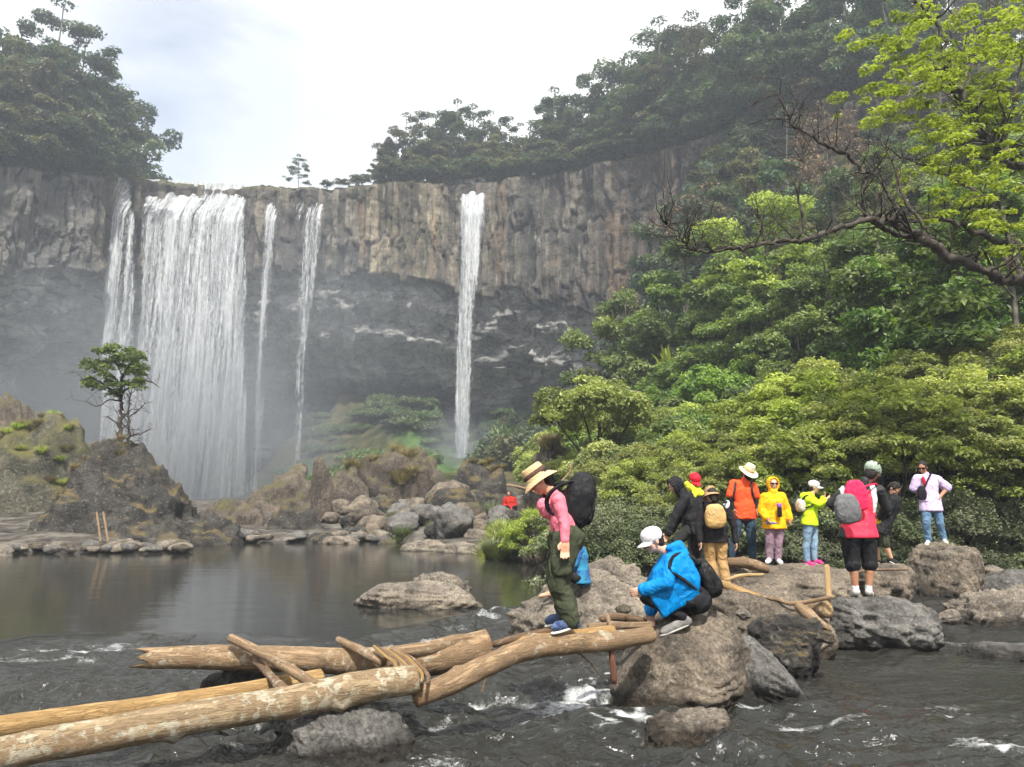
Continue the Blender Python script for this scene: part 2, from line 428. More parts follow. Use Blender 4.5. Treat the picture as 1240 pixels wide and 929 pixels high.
def cliff_material():
    n = NT('cliff_rock')
    v = n.coord('Object')
    vs = n.coord('Object', (1.0, 1.0, 0.12))
    vb = n.coord('Object', (1.0, 1.0, 1.7))
    st = n.noise(n.coord('Object', (1.0, 1.0, 0.2)), 0.7, 10, 0.72, 0.5)
    st2 = n.noise(vs, 0.16, 4, 0.5)
    idn = n.attr('idc')
    mixf = n.math('ADD', n.math('MULTIPLY', st, 0.75), n.math('MULTIPLY', idn, 0.22))
    up = n.ramp(mixf, [(0.32, (0.035, 0.033, 0.033)), (0.46, (0.085, 0.078, 0.07)), (0.56, (0.16, 0.14, 0.115)), (0.68, (0.30, 0.26, 0.20))])
    # ochre stains and pale seeps, fixed to the rock
    up = n.mix(n.math('MULTIPLY', n.ramp(n.noise(vs, 0.30, 3, 0.4, 0.2), [(0.62, 0), (0.70, 1)]), 0.4), up, (0.30, 0.20, 0.11))
    up = n.mix(n.math('MULTIPLY', n.ramp(n.noise(vs, 1.5, 3), [(0.60, 0), (0.70, 1)]), 0.5), up, (0.36, 0.34, 0.30))
    up = n.mix(n.math('MULTIPLY', n.ramp(n.noise(v, 0.45, 5, 0.6), [(0.54, 0), (0.66, 1)]), 0.6), up, (0.05, 0.062, 0.03))
    # tone by place: paler west part beside the falls, shade of the east wall put into its colour
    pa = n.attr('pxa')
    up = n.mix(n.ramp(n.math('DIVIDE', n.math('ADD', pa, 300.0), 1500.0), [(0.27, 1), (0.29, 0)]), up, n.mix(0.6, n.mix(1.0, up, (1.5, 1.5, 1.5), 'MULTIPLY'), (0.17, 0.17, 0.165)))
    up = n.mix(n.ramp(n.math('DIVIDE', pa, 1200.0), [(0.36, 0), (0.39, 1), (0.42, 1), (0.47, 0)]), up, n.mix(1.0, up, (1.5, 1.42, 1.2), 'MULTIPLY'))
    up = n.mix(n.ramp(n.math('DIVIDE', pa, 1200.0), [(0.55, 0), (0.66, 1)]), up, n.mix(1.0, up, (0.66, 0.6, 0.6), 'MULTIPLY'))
    lowc = n.ramp(n.math('ADD', n.math('MULTIPLY', n.noise(vb, 0.28, 10, 0.72, 0.5), 0.85), n.math('MULTIPLY', idn, 0.13)),
                  [(0.36, (0.10, 0.10, 0.10)), (0.45, (0.22, 0.215, 0.21)), (0.52, (0.33, 0.325, 0.31)), (0.62, (0.46, 0.45, 0.43))])
    cav = n.ramp(n.noise(v, 0.5, 6, 0.6), [(0.35, (0.028, 0.029, 0.03)), (0.62, (0.085, 0.085, 0.08))])  # wet recess rock, with the overhang's shade put into its colour
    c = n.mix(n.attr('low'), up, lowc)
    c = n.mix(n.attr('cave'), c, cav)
    c = n.mix(n.math('MULTIPLY', n.attr('crack'), 0.75), c, (0.02, 0.02, 0.02))
    gr = n.ramp(n.noise(v, 1.3, 5), [(0.4, (0.05, 0.06, 0.02)), (0.6, (0.14, 0.13, 0.05))])
    c = n.mix(n.ramp(n.math('DIVIDE', pa, 1200.0), [(0.70, 0), (0.75, 1)]), c, n.mix(n.noise(v, 0.8, 6, 0.65), (0.02, 0.022, 0.014), (0.10, 0.085, 0.06)))
    c = n.mix(n.attr('veg'), c, gr)
    h = n.math('ADD', n.noise(vs, 1.6, 8, 0.65), n.math('MULTIPLY', n.noise(v, 2.2, 8, 0.7), 0.8))
    n.principled(**{'Base Color': c, 'Roughness': 0.85, 'Specular IOR Level': 0.25, 'Normal': n.bump(h, 1.0, 0.8)})
    return n.m
M['cliff'] = cliff_material()
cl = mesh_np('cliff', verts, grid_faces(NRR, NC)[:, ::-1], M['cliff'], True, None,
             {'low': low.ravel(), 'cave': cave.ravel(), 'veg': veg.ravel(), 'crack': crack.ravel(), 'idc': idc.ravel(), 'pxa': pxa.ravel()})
tag(cl, kind='structure')

# ------------------------------------------------------------------ valley floor, banks and the hillside on the right
SHORE = [(-400, 20), (-100, 22.5), (0, 24), (120, 25), (240, 29.5), (400, 31), (470, 29.5), (540, 26), (600, 23.5), (650, 20.5), (700, 18.0), (760, 16.2), (850, 15.6), (1000, 15.8), (1120, 17.0), (1240, 17.5), (1500, 16.5), (2200, 16)]
HILLK_Y = [10, 16, 20, 28, 34, 40, 48, 60, 70, 84, 100, 120]
HILLK = [0.12, 0.16, 0.20, 0.30, 0.50, 0.70, 0.85, 1.15, 1.75, 2.9, 3.4, 3.4]
XB = [(10, 4.0), (16, 3.0), (24, 1.8), (32, 0.6), (40, 0.0), (55, 3.0), (70, 7), (84, 11), (100, 15), (120, 18)]
def H(X, Y):
    X = np.asarray(X, float); Y = np.asarray(Y, float)
    px = 620 + X / np.maximum(Y, 1) * F / 1.0
    ysh = interp(px, SHORE) + 0.5 * vn(px / 23.0, 0 * X, 0 * X, 4)
    s = Y - ysh
    h = -1.3 + 1.65 * sstep(-3.0, 1.0, s) + 0.75 * sstep(0.5, 9, s)
    h = h + 0.25 * fbm(X / 3, Y / 3, 0 * X, 4, 2) * sstep(-1, 3, s)
    # talus apron at the foot of the cliff
    tal = 18.5 * np.clip((Y - 92) / 40, 0, 1) ** 2.0 * np.interp(px, [60, 110, 180, 290, 340, 400, 470, 525, 545, 575, 605, 680], [0.55, 0.15, 0.0, 0.05, 0.4, 0.68, 0.85, 0.8, 0.45, 0.42, 0.75, 0.7])
    tal = tal + 3.0 * sstep(40, 80, Y) * np.interp(px, [-100, 60, 330, 420], [1, 0.0, 0.0, 1.0])
    h = h + tal * (1 + 0.30 * fbm(X / 6, Y / 6, 0 * X, 5, 12))
    # the hillside on the right
    t = np.maximum(0, X - interp(Y, XB))
    k = interp(Y, list(zip(HILLK_Y, HILLK)))
    hh = k * t
    cap = interp(Y, [(10, 4), (20, 7), (30, 13), (40, 20), (60, 36), (80, 52), (120, 60)])
    hh = cap * (1 - np.exp(-hh / cap))
    hh = hh * sstep(-1, 3, s) * (1 + 0.10 * fbm(X / 6, Y / 6, 0 * X, 3, 33))
    # left hillside outside the frame
    tl = np.maximum(0, -X - (8 + 0.62 * Y))
    h = h + np.minimum(hh, 70) + 25 * (1 - np.exp(-tl * 0.7 / 25)) * sstep(-1, 4, s)
    return h

gy = np.concatenate([np.linspace(9, 45, 190), np.linspace(45.6, 140, 160)])
gx = np.sinh(np.linspace(-4.2, 4.4, 360)) * 2.6
gx = gx[(gx > -110) & (gx < 130)]
GX, GY = np.meshgrid(gx, gy)
GZZ = H(GX, GY)
# stop under the cliff: anything behind the cliff line sinks
n = NT('hill_ground_mat'); v = n.coord()
gg = n.ramp(n.noise(v, 0.5, 6, 0.6), [(0.35, (0.035, 0.04, 0.018)), (0.5, (0.07, 0.075, 0.03)), (0.62, (0.12, 0.10, 0.055))])
geo = n.n('ShaderNodeNewGeometry')
pz_ = n.n('ShaderNodeSeparateXYZ', inp={0: geo.outputs['Position']})
rk = n.ramp(n.noise(v, 1.4, 7, 0.65), [(0.36, (0.05, 0.045, 0.04)), (0.5, (0.13, 0.115, 0.1)), (0.63, (0.25, 0.23, 0.2))])
lowm = n.ramp(n.math('DIVIDE', pz_.outputs[2], 4.0), [(0.25, 1), (0.8, 0)])
c = n.mix(lowm, gg, rk)
tg = n.math('MULTIPLY', n.ramp(n.math('DIVIDE', pz_.outputs[1], 130.0), [(0.62, 0), (0.70, 1)]), n.ramp(n.math('ADD', n.math('DIVIDE', pz_.outputs[0], 60.0), 0.5), [(0.18, 0), (0.22, 1), (0.66, 1), (0.72, 0)]))
grs = n.ramp(n.noise(v, 0.35, 6, 0.6), [(0.35, (0.04, 0.065, 0.025)), (0.48, (0.075, 0.13, 0.042)), (0.62, (0.11, 0.18, 0.06))])
c = n.mix(tg, c, grs)
n.principled(**{'Base Color': c, 'Roughness': 0.95, 'Specular IOR Level': 0.1, 'Normal': n.bump(n.noise(v, 2.5, 8, 0.7), 1.0, 0.5)})
M['hill'] = n.m
gr_o = mesh_np('hillside_ground', np.stack([GX, GY, GZZ], -1).reshape(-1, 3), grid_faces(*GX.shape), M['hill'])
tag(gr_o, kind='structure')

# river bed and far ground to the horizon
me_v = np.array([[-3000, -3000, -1.6], [3000, -3000, -1.6], [3000, 3000, -1.6], [-3000, 3000, -1.6]])
tag(mesh_np('ground', me_v, np.array([[0, 1, 2, 3]]), M['hill']), kind='structure')

# ------------------------------------------------------------------ river
def rapid_mask(X, Y):
    """0 in the still pool, 1 where the river runs"""
    px = 620 + X / np.maximum(Y, 1) * F
    edge = interp(px, [(-600, 8.6), (0, 8.9), (60, 9.6), (200, 9.9), (330, 9.7), (420, 9.3), (520, 10.6), (600, 12.2), (680, 12.5), (720, 12), (2000, 12)])
    m = sstep(0.35, -0.25, Y - edge)
    right = sstep(690, 760, px) * sstep(19, 13, Y)
    return np.maximum(m, right), edge
yy = [1.6]
while yy[-1] < 40: yy.append(yy[-1] + 0.0040 * yy[-1] + 0.0025)
yy = np.array(yy); tt = np.linspace(-0.95, 0.95, 640)
WY = np.repeat(yy[:, None], len(tt), 1); WX = tt[None, :] * WY * (1 + 0 * WY)
m, edge = rapid_mask(WX, WY)
pxw = 620 + WX / WY * F
near = sstep(0, -4, WY - edge)
flow = 0.35 + 0.65 * np.clip(fbm(WX / 1.6, WY / 1.2, 0 * WX, 3, 3) + 0.45, 0, 1)
right_quiet = 1 - 0.55 * sstep(1000, 1150, pxw) * sstep(6, 8, WY)
A = m * flow * right_quiet
wx2 = WX + 0.25 * fbm(WX / 0.7, WY / 0.7, 0 * WX, 2, 55); wy2 = WY + 0.2 * fbm(WX / 0.6, WY / 0.6, 3 + 0 * WX, 2, 56)
wz = 0.15 * A * fbm(wx2 / 0.8, wy2 / 0.42, 0 * WX, 2, 17) + 0.095 * A * ridged(wx2 / 0.42, wy2 / 0.20, 0 * WX, 2, 27) + 0.020 * A * ridged(wx2 / 0.15, wy2 / 0.075, 0 * WX, 1, 37)
wz = wz + 0.10 * (1 - m) * sstep(700, 560, pxw) - 0.02
wz = wz + 0.0025 * (1 - m) * fbm(WX / 0.8, WY / 0.35, 0 * WX, 3, 5)
# sloping lip where the pool spills
spill = np.exp(-((WY - edge + 0.5) / 0.5) ** 2) * sstep(700, 560, pxw)
wz = wz + 0.03 * spill * ridged(WX / 0.5, WY / 0.16, 0 * WX, 3, 19)
ROCKS_NEAR = []   # filled below with (X, Y, r): foam gathers there
FOAM_PTS = [(P(745, 815, 6.6), 0.6, 1.0), (GZ(780, 830, 0), 0.7, 0.9), (GZ(640, 780, 0), 0.6, 0.5), (GZ(700, 860, 0), 0.8, 0.5), (GZ(600, 800, 0), 0.5, 0.4),
            (GZ(1000, 860, 0), 0.9, 0.35), (GZ(1120, 880, 0), 0.9, 0.35), (GZ(900, 880, 0), 0.6, 0.4), (GZ(640, 730, 0), 0.7, 0.7), (GZ(610, 735, 0), 0.5, 0.6), (GZ(1230, 915, 0), 0.4, 0.5),
            (GZ(60, 790, 0), 0.8, 0.25), (GZ(530, 880, 0), 0.5, 0.25), (GZ(880, 830, 0), 0.6, 0.45)]
fo = np.zeros_like(WX)
for q, r, s_ in FOAM_PTS:
    fo = np.maximum(fo, s_ * np.exp(-(((WX - q.x) / (r * 1.5)) ** 2 + ((WY - q.y) / r) ** 2)))
crest = sstep(0.25, 0.9, ridged(wx2 / 0.30, wy2 / 0.17, 0 * WX, 3, 27)) * 0.5 + sstep(0.1, 0.8, ridged(wx2 / 0.85, wy2 / 0.45, 0 * WX, 2, 17)) * 0.5
foam = m * (0.50 * crest * flow + fo * (0.12 + 0.75 * crest)) + 0.35 * spill * (0.5 + 0.5 * ridged(WX / 0.5, WY / 0.16, 0 * WX, 3, 19))
n = NT('river_water'); v = n.coord()
fa = n.attr('foam'); ra = n.attr('rapid')
fn = n.noise(n.coord('Object', (1.0, 1.9, 1)), 30, 8, 0.78, 0.8)
fmask = n.ramp(n.math('ADD', n.math('MULTIPLY', fa, 0.62), n.math('MULTIPLY', fn, 0.6)), [(0.54, 0), (0.82, 1)])
deep = n.mix(n.noise(v, 0.35, 3), (0.013, 0.014, 0.014), (0.028, 0.027, 0.022))
b1 = n.bump(n.noise(n.coord('Object', (1.0, 2.0, 1)), 5.0, 4, 0.6, 0.5), 0.10, 0.02)
nb = n.n('ShaderNodeBump', inp={'Height': n.noise(n.coord('Object', (1.0, 1.7, 1)), 9.0, 3, 0.55, 0.8), 'Strength': n.math('MULTIPLY', ra, 0.7), 'Distance': 0.045, 'Normal': b1}).outputs[0]
body = n.n('ShaderNodeBsdfPrincipled', inp={'Base Color': deep, 'Roughness': 0.09, 'IOR': 1.333, 'Specular IOR Level': 0.5, 'Normal': nb})
fb = n.n('ShaderNodeBsdfPrincipled', inp={'Base Color': (0.72, 0.74, 0.75, 1), 'Roughness': 0.6, 'Normal': nb})
ms = n.n('ShaderNodeMixShader', inp={0: n.math('MULTIPLY', fmask, 0.8), 1: body.outputs[0], 2: fb.outputs[0]})
n.surf(ms.outputs[0])
M['water'] = n.m
wo_ = mesh_np('river_water', np.stack([WX, WY, wz], -1).reshape(-1, 3), grid_faces(*WX.shape), M['water'], True, None,
              {'foam': foam.ravel(), 'rapid': m.ravel()})
tag(wo_, kind='structure')

# ------------------------------------------------------------------ waterfalls
def fall_mat(name, dens, sc=1.0, seed=0.0):
    n = NT(name)
    u = n.attr('u'); t = n.attr('t'); cov = n.attr('cov')
    vec = n.n('ShaderNodeCombineXYZ', inp={0: u, 1: t, 2: seed}).outputs[0]
    def nz(su, st, detail, rough=0.6, dist=0.0):
        mp = n.n('ShaderNodeMapping', inp={0: vec, 'Scale': (su, st, 1)}).outputs[0]
        return n.noise(mp, 1.0, detail, rough, dist)
    big = nz(0.42 * sc, 0.02, 4)
    mid = nz(2.2 * sc, 0.10, 5, 0.65, 0.5)
    fine = nz(4.0 * sc, 0.9, 5, 0.7, 0.8)
    s = n.math('ADD', n.math('ADD', n.math('MULTIPLY', big, 1.35), n.math('MULTIPLY', mid, 0.75)), n.math('MULTIPLY', fine, 0.95))
    s = n.math('ADD', s, n.math('MULTIPLY', cov, 0.55))
    a = n.math('MULTIPLY', n.ramp(n.math('SUBTRACT', s, 1.79 - dens), [(0.0, 0.0), (0.10, 0.30), (0.30, 0.97)]), n.ramp(cov, [(0.0, 0), (0.12, 1)]))
    wc = n.ramp(n.math('ADD', n.math('MULTIPLY', nz(5.5 * sc, 0.55, 6, 0.75, 1.0), 0.6), n.math('MULTIPLY', mid, 0.45)), [(0.42, (0.30, 0.315, 0.34)), (0.52, (0.52, 0.54, 0.56)), (0.62, (0.78, 0.79, 0.80))])
    d = n.n('ShaderNodeBsdfDiffuse', inp={'Color': wc})
    tr = n.n('ShaderNodeBsdfTranslucent', inp={'Color': (0.58, 0.61, 0.64, 1)})
    tp_ = n.n('ShaderNodeBsdfTransparent')
    m1 = n.n('ShaderNodeMixShader', inp={0: 0.35, 1: d.outputs[0], 2: tr.outputs[0]})
    m2 = n.n('ShaderNodeMixShader', inp={0: a, 1: tp_.outputs[0], 2: m1.outputs[0]})
    n.surf(m2.outputs[0])
    return n.m
M['fall_a'] = fall_mat('falling_water_dense', 0.10)
M['fall_m'] = fall_mat('falling_water_broken', -0.03, 1.0, 2.0)
M['fall_b'] = fall_mat('falling_water_sparse', -0.03, 1.5, 4.0)
M['fall_c'] = fall_mat('falling_water_thin_strands', -0.20, 1.2, 8.0)

def waterfall(name, pts, label, mat, layers=2, fwd=1.3, covk=1.0, zend=-1.0, bulge=0.6, yfix=None, zoff=None, gap=0.55):
    """pts: rows of (py at the left/right edge..., pxl, pxr) from lip to foot"""
    pts = np.array(pts, float)
    verts, faces, ua, ta, ca = [], [], [], [], []
    off = 0
    for L in range(layers):
        nr, nc = 150, 60
        tt_ = np.linspace(0, 1, nr) ** 0.9
        py = pts[0, 0] + (pts[-1, 0] - pts[0, 0]) * tt_
        l = np.interp(py, pts[:, 0], pts[:, 1]); r = np.interp(py, pts[:, 0], pts[:, 2])
        wj = 0.07 * np.minimum(r - l, 40); l = l + wj * vn(py / 60 + 9 * L, 0 * py, 0 * py, 61); r = r + wj * vn(py / 55 + 9 * L, 0 * py, 0 * py, 62)
        pyg = np.repeat(py[:, None], nc, 1)
        s = np.linspace(0, 1, nc)[None, :]
        px0 = pts[0, 1] + (pts[0, 2] - pts[0, 1]) * s
        px = l[:, None] + (r - l)[:, None] * s
        pyg = pyg + (interp(px0, TOPP) + (2 if zoff is None else zoff) - pts[0, 0]) * (1 - tt_[:, None]) ** 3
        pyg = pyg + 1.2 * vn(px / 5.0 + 3 * L, 0 * px, 0 * px, 88) * (1 - tt_[:, None]) ** 2
        px0 = (pts[0, 1] + (pts[0, 2] - pts[0, 1]) * s) + 0 * px
        Yb = interp(px0, Y0P) if yfix is None else yfix + 0 * px0
        drop = sstep(0, 0.12, tt_)[:, None]
        shape = np.sqrt(np.clip(1 - (2 * s - 1) ** 2, 0, 1))
        Yv = Yb + 1.8 * (1 - drop) - fwd * drop - 1.6 * tt_[:, None] - bulge * shape * drop - gap * L * drop
        xg, zg = Pn(px, pyg, Yv)
        # all rows start on the rock lip
        Yv = Yv + 0.22 * fbm(xg / 0.9 + 7 * L, zg / 40, 0 * xg, 3, 5 + L) * drop
        verts.append(np.stack([xg, Yv, zg], -1).reshape(-1, 3)); faces.append(grid_faces(nr, nc) + off); off += nr * nc
        ua.append((xg + 13 * L).ravel()); ta.append((zg + 50 + 7 * L).ravel())
        edge_ = np.minimum(s, 1 - s) * 2
        width = (r - l)[:, None] / F * 118
        c_ = np.clip(edge_ * width / 2.0, 0, 1) * covk * (1 + 0 * xg)
        ca.append(c_.ravel())
    o = mesh_np(name, np.concatenate(verts), np.concatenate(faces), mat, True, None,
                {'u': np.concatenate(ua), 't': np.concatenate(ta), 'cov': np.concatenate(ca)})
    tag(o, label, 'waterfall'); return o
waterfall('waterfall', [(213, 174, 300), (330, 166, 301), (470, 158, 302), (625, 150, 304)], 'broad white curtain of water, the widest fall, dropping over the left rim', M['fall_m'], 3, covk=0.85, gap=0.9)
waterfall('waterfall', [(213, 139, 162), (260, 130, 166), (330, 122, 168), (480, 118, 170), (620, 112, 172)], 'white fall beside the left rock wall, left of the broad curtain', M['fall_m'], 2, covk=0.8, yfix=112.5)
waterfall('waterfall', [(213, 170, 175), (400, 168, 174), (600, 164, 172)], 'thin thread of water in the dark gap between the two big falls', M['fall_b'], 1, covk=0.8)
waterfall('waterfall', [(224, 318, 343), (300, 316, 334), (420, 308, 324), (600, 300, 315)], 'slim veil of water just right of the broad curtain', M['fall_b'], 2, covk=0.95)
waterfall('waterfall', [(224, 350, 398), (290, 352, 394), (400, 352, 380), (590, 348, 366)], 'sparse double veil of water under the small tree on the rim', M['fall_c'], 2, covk=0.85)
waterfall('waterfall', [(214, 546, 592), (240, 553, 590), (330, 552, 580), (450, 549, 574), (590, 545, 569)], 'lone slender fall over the middle of the cliff, right of the others', M['fall_m'], 3, covk=1.0)

# ------------------------------------------------------------------ haze and spray
bpyv = np.array([[x, y, z] for z in (-2.6, 86) for y in (-12, 262) for x in (-190, 190)], float)
bf = np.array([[0, 2, 3, 1], [4, 5, 7, 6], [0, 1, 5, 4], [2, 6, 7, 3], [0, 4, 6, 2], [1, 3, 7, 5]])
n = NT('haze_air')
pv = n.n('ShaderNodeVolumePrincipled', inp={'Color': (0.80, 0.88, 1.0, 1), 'Density': 0.0011, 'Anisotropy': 0.2})
n.t.links.new(pv.outputs[0], n.out.inputs['Volume'])
hz = mesh_np('haze', bpyv, bf, n.m, False); tag(hz, kind='stuff')
def spray(c, rad, dens, label, seed):
    bm = bmesh.new(); bmesh.ops.create_icosphere(bm, subdivisions=3, radius=1.0)
    me = bpy.data.meshes.new('spray'); bm.to_mesh(me); bm.free()
    o = link(bpy.data.objects.new('spray', me)); o.location = c; o.scale = rad
    n = NT('spray_mist')
    tcn = n.n('ShaderNodeTexCoord').outputs['Object']
    ln = n.n('ShaderNodeVectorMath', operation='LENGTH', inp={0: tcn}).outputs['Value']
    fall = n.ramp(ln, [(0.0, 1), (0.45, 0.55), (0.95, 0)])
    nz = n.ramp(n.noise(n.n('ShaderNodeMapping', inp={0: tcn, 'Location': (seed, 0, 0)}).outputs[0], 2.0, 3), [(0.35, 0.25), (0.65, 1)])
    dn = n.math('MULTIPLY', n.math('MULTIPLY', fall, nz), dens)
    pv = n.n('ShaderNodeVolumePrincipled', inp={'Color': (0.84, 0.91, 1.0, 1), 'Density': dn, 'Anisotropy': 0.2})
    n.t.links.new(pv.outputs[0], n.out.inputs['Volume'])
    me.materials.append(n.m)
    tag(o, label, 'mist', kind='stuff')
spray(P(230, 560, 104), (25, 13, 24), 0.14, 'white spray drifting at the foot of the broad left fall', 0)
spray(P(60, 470, 92), (24, 14, 20), 0.05, 'thin mist under the left overhang', 3)
spray(P(330, 420, 112), (38, 10, 24), 0.04, 'faint mist hanging right of the broad left fall', 9)
spray(P(556, 556, 112), (8, 8, 9), 0.13, 'spray at the foot of the slender middle fall', 6)
# ------------------------------------------------------------------ boulders
_ico = {}
def ico(sub):
    if sub not in _ico:
        bm = bmesh.new(); bmesh.ops.create_icosphere(bm, subdivisions=sub, radius=1.0)
        bm.verts.ensure_lookup_table()
        v = np.array([x.co[:] for x in bm.verts]); f = np.array([[q.index for q in p.verts] for p in bm.faces])
        bm.free(); _ico[sub] = (v, f)
    return _ico[sub]

def rock_shape(seed, dims, sub=5, nplane=16, soft=14.0, rough=0.07, shear=(0, 0), flat=0.0, peak=None, cuts=(), ledge=.09):
    rs = np.random.RandomState(seed)
    v, f = ico(sub)
    n_ = rs.normal(size=(nplane, 3)); n_ /= np.linalg.norm(n_, axis=1)[:, None]
    d_ = rs.uniform(0.66, 0.98, nplane)
    if flat: n_ = np.vstack([n_, [rs.normal() * 0.05, rs.normal() * 0.05, 1.0]]); d_ = np.append(d_, 1 - flat)
    for (a, b, c, dd) in cuts:
        q = np.array([a, b, c], float); n_ = np.vstack([n_, q / np.linalg.norm(q)]); d_ = np.append(d_, dd)
    dots = np.maximum(v @ n_.T, 1e-3)
    r = d_[None, :] / dots
    r = np.minimum(r, 1.35)
    r = -np.log(np.exp(-soft * r).mean(1) + 1e-12) / soft
    r = np.clip(r, 0.35, 1.2)
    o = rs.uniform(-50, 50, 3)
    p = v * r[:, None]
    tn = rs.normal(size=3) * .35 + [0, 0, 1]; hgt = p @ tn * 4.2 + 1.2 * fbm(p[:, 0] * 1.3 + seed, p[:, 1] * 1.3, p[:, 2] * 1.3, 3, seed + 7)
    fr = hgt - np.floor(hgt)
    p = p * (1 + ledge * (sstep(0.0, .25, fr) - fr) * sstep(-.2, .4, vn(p[:, 0] * 1.5 + seed, p[:, 1] * 1.5, p[:, 2] * 1.5, seed + 8)))[:, None]
    big = fbm(p[:, 0] * 1.6 + o[0], p[:, 1] * 1.6 + o[1], p[:, 2] * 1.6 + o[2], 3, seed)
    rid = ridged(p[:, 0] * 2.6 + o[0], p[:, 1] * 2.6 + o[1], p[:, 2] * 3.6 + o[2], 5, seed + 3)
    fin = fbm(p[:, 0] * 9 + o[0], p[:, 1] * 9, p[:, 2] * 9, 3, seed + 9)
    p = p * (1 + rough * 1.6 * big + rough * 1.5 * rid + rough * 0.75 * fin)[:, None]
    p = p * np.array(dims)[None, :]
    p[:, 0] += shear[0] * p[:, 2]; p[:, 1] += shear[1] * p[:, 2]
    return p, f

SOLID = []          # boulders and logs that people stand on
def boulder(x0, x1, ytop, ybase, Y, seed, mat='rock', label='', group=None, deep=0.9, sub=5, zb=None, name='boulder', rz=0.0, cat='boulder', solid=True, **kw):
    w = (x1 - x0) / F * Y / 2
    Yf = Y; Y = Y + w * deep * 0.7
    a, b = P(x0, ybase, Y), P(x1, ybase, Y)
    top = P((x0 + x1) / 2, ytop, Y + 0.0).z
    bot = P((x0 + x1) / 2, ybase, Yf).z if zb is None else zb
    w = (b.x - a.x) / 2; h = max(0.08, top - bot)
    dims = (w, w * deep, h * 0.72)
    p, f = rock_shape(seed, (1, 1, 1), sub, **kw)
    # unit shape -> exact extents
    p = p - (p.max(0) + p.min(0)) / 2; p = p / (np.ptp(p, 0) / 2)
    p = p * np.array([w, w * deep, h * 1.05])
    c = Vector(((a.x + b.x) / 2, Y, top - h * 1.05))
    o = mesh_np(name, p, f, M[mat], True, None, None, c); o.rotation_euler[2] = rz
    tag(o, label, cat, group)
    if solid: SOLID.append(o)
    return o
B = boulder
# --- far and left bank
B(-60, 64, 474, 640, 40, 11, 'rock_brown', 'brown scrub-topped boulder behind the mossy mound at the left edge', rough=0.09)
B(-70, 126, 500, 650, 33, 12, 'rock_moss', 'big rounded boulder with yellow moss top at the left edge', rough=0.08, nplane=10, cuts=((1, -0.3, 0.1, 0.75),))
treeboulder = B(28, 262, 532, 676, 27, 15, 'rock_dark', 'craggy dark boulder carrying the lone green tree in the left pool', deep=0.7, sub=6, rough=0.13, nplane=22, soft=18, cuts=((0.72, -0.1, 0.62, 0.50), (-0.8, -0.2, 0.45, 0.66), (0, -1, 0.25, 0.7), (0.35, -0.7, 0.6, 0.62)))
B(190, 300, 622, 672, 27.5, 16, 'rock_dark', 'low dark rock trailing right from the tree boulder into the pool', rough=0.12, flat=0.2)
B(232, 410, 560, 668, 37, 19, 'rock_brown', 'long reddish-brown rock rising to the right below the broad fall', sub=6, rough=0.10, cuts=((-0.62, -0.2, 0.7, 0.42), (0.0, -0.8, 0.5, 0.7)))
B(372, 402, 553, 640, 36, 20, 'rock_brown', 'upright block at the right end of the long reddish rock', rough=0.09)
B(398, 556, 540, 660, 43, 23, 'rock_brown', 'largest brown boulder streaked with dried grass left of the slender fall foot', sub=6, rough=0.13, flat=0.15)
B(384, 450, 562, 650, 41, 25, 'rock_brown', 'brown rock leaning on the left side of the grass-streaked boulder', rough=0.1)
B(546, 614, 557, 622, 40, 29, 'rock_dark', 'dark square boulder with yellow moss top right of the slender fall foot', rough=0.06, nplane=9, soft=22)
B(632, 700, 530, 612, 31, 33, 'rock_brown', 'brown boulder behind the straw hat of the pink-clad woman', rough=0.12)
B(672, 790, 540, 622, 30, 36, 'rock_brown', 'wide brown rock face under the shrubs, right of the black backpack', sub=6, rough=0.12)
B(728, 790, 466, 520, 36, 38, 'rock_brown', 'reddish rock poking out of the shrubs high on the bank', rough=0.12)
B(1130, 1250, 612, 690, 19, 41, 'rock_grey', 'grey boulder half hidden in the bushes at the right edge', rough=0.08)
rs = np.random.RandomState(5)
B(186, 286, 618, 668, 30.5, 42, 'rock_dark', 'low dark rock between the tree boulder and the long reddish rock', rough=0.12)
B(236, 330, 602, 664, 33.5, 43, 'rock_brown', 'brown rock at the left foot of the long reddish rock', rough=0.11)
B(316, 392, 604, 662, 33.0, 44, 'rock_dark', 'dark rough rock in front of the long reddish rock', rough=0.12)
B(440, 520, 600, 652, 36.0, 45, 'rock_dark', 'dark rock in front of the grass-streaked boulder', rough=0.12)
B(540, 606, 606, 650, 33.0, 46, 'rock_brown', 'brown rock below the dark square boulder', rough=0.12)
B(624, 662, 598, 640, 31.0, 47, 'rock_brown', 'rough brown rock left behind the woman in pink', rough=0.12)
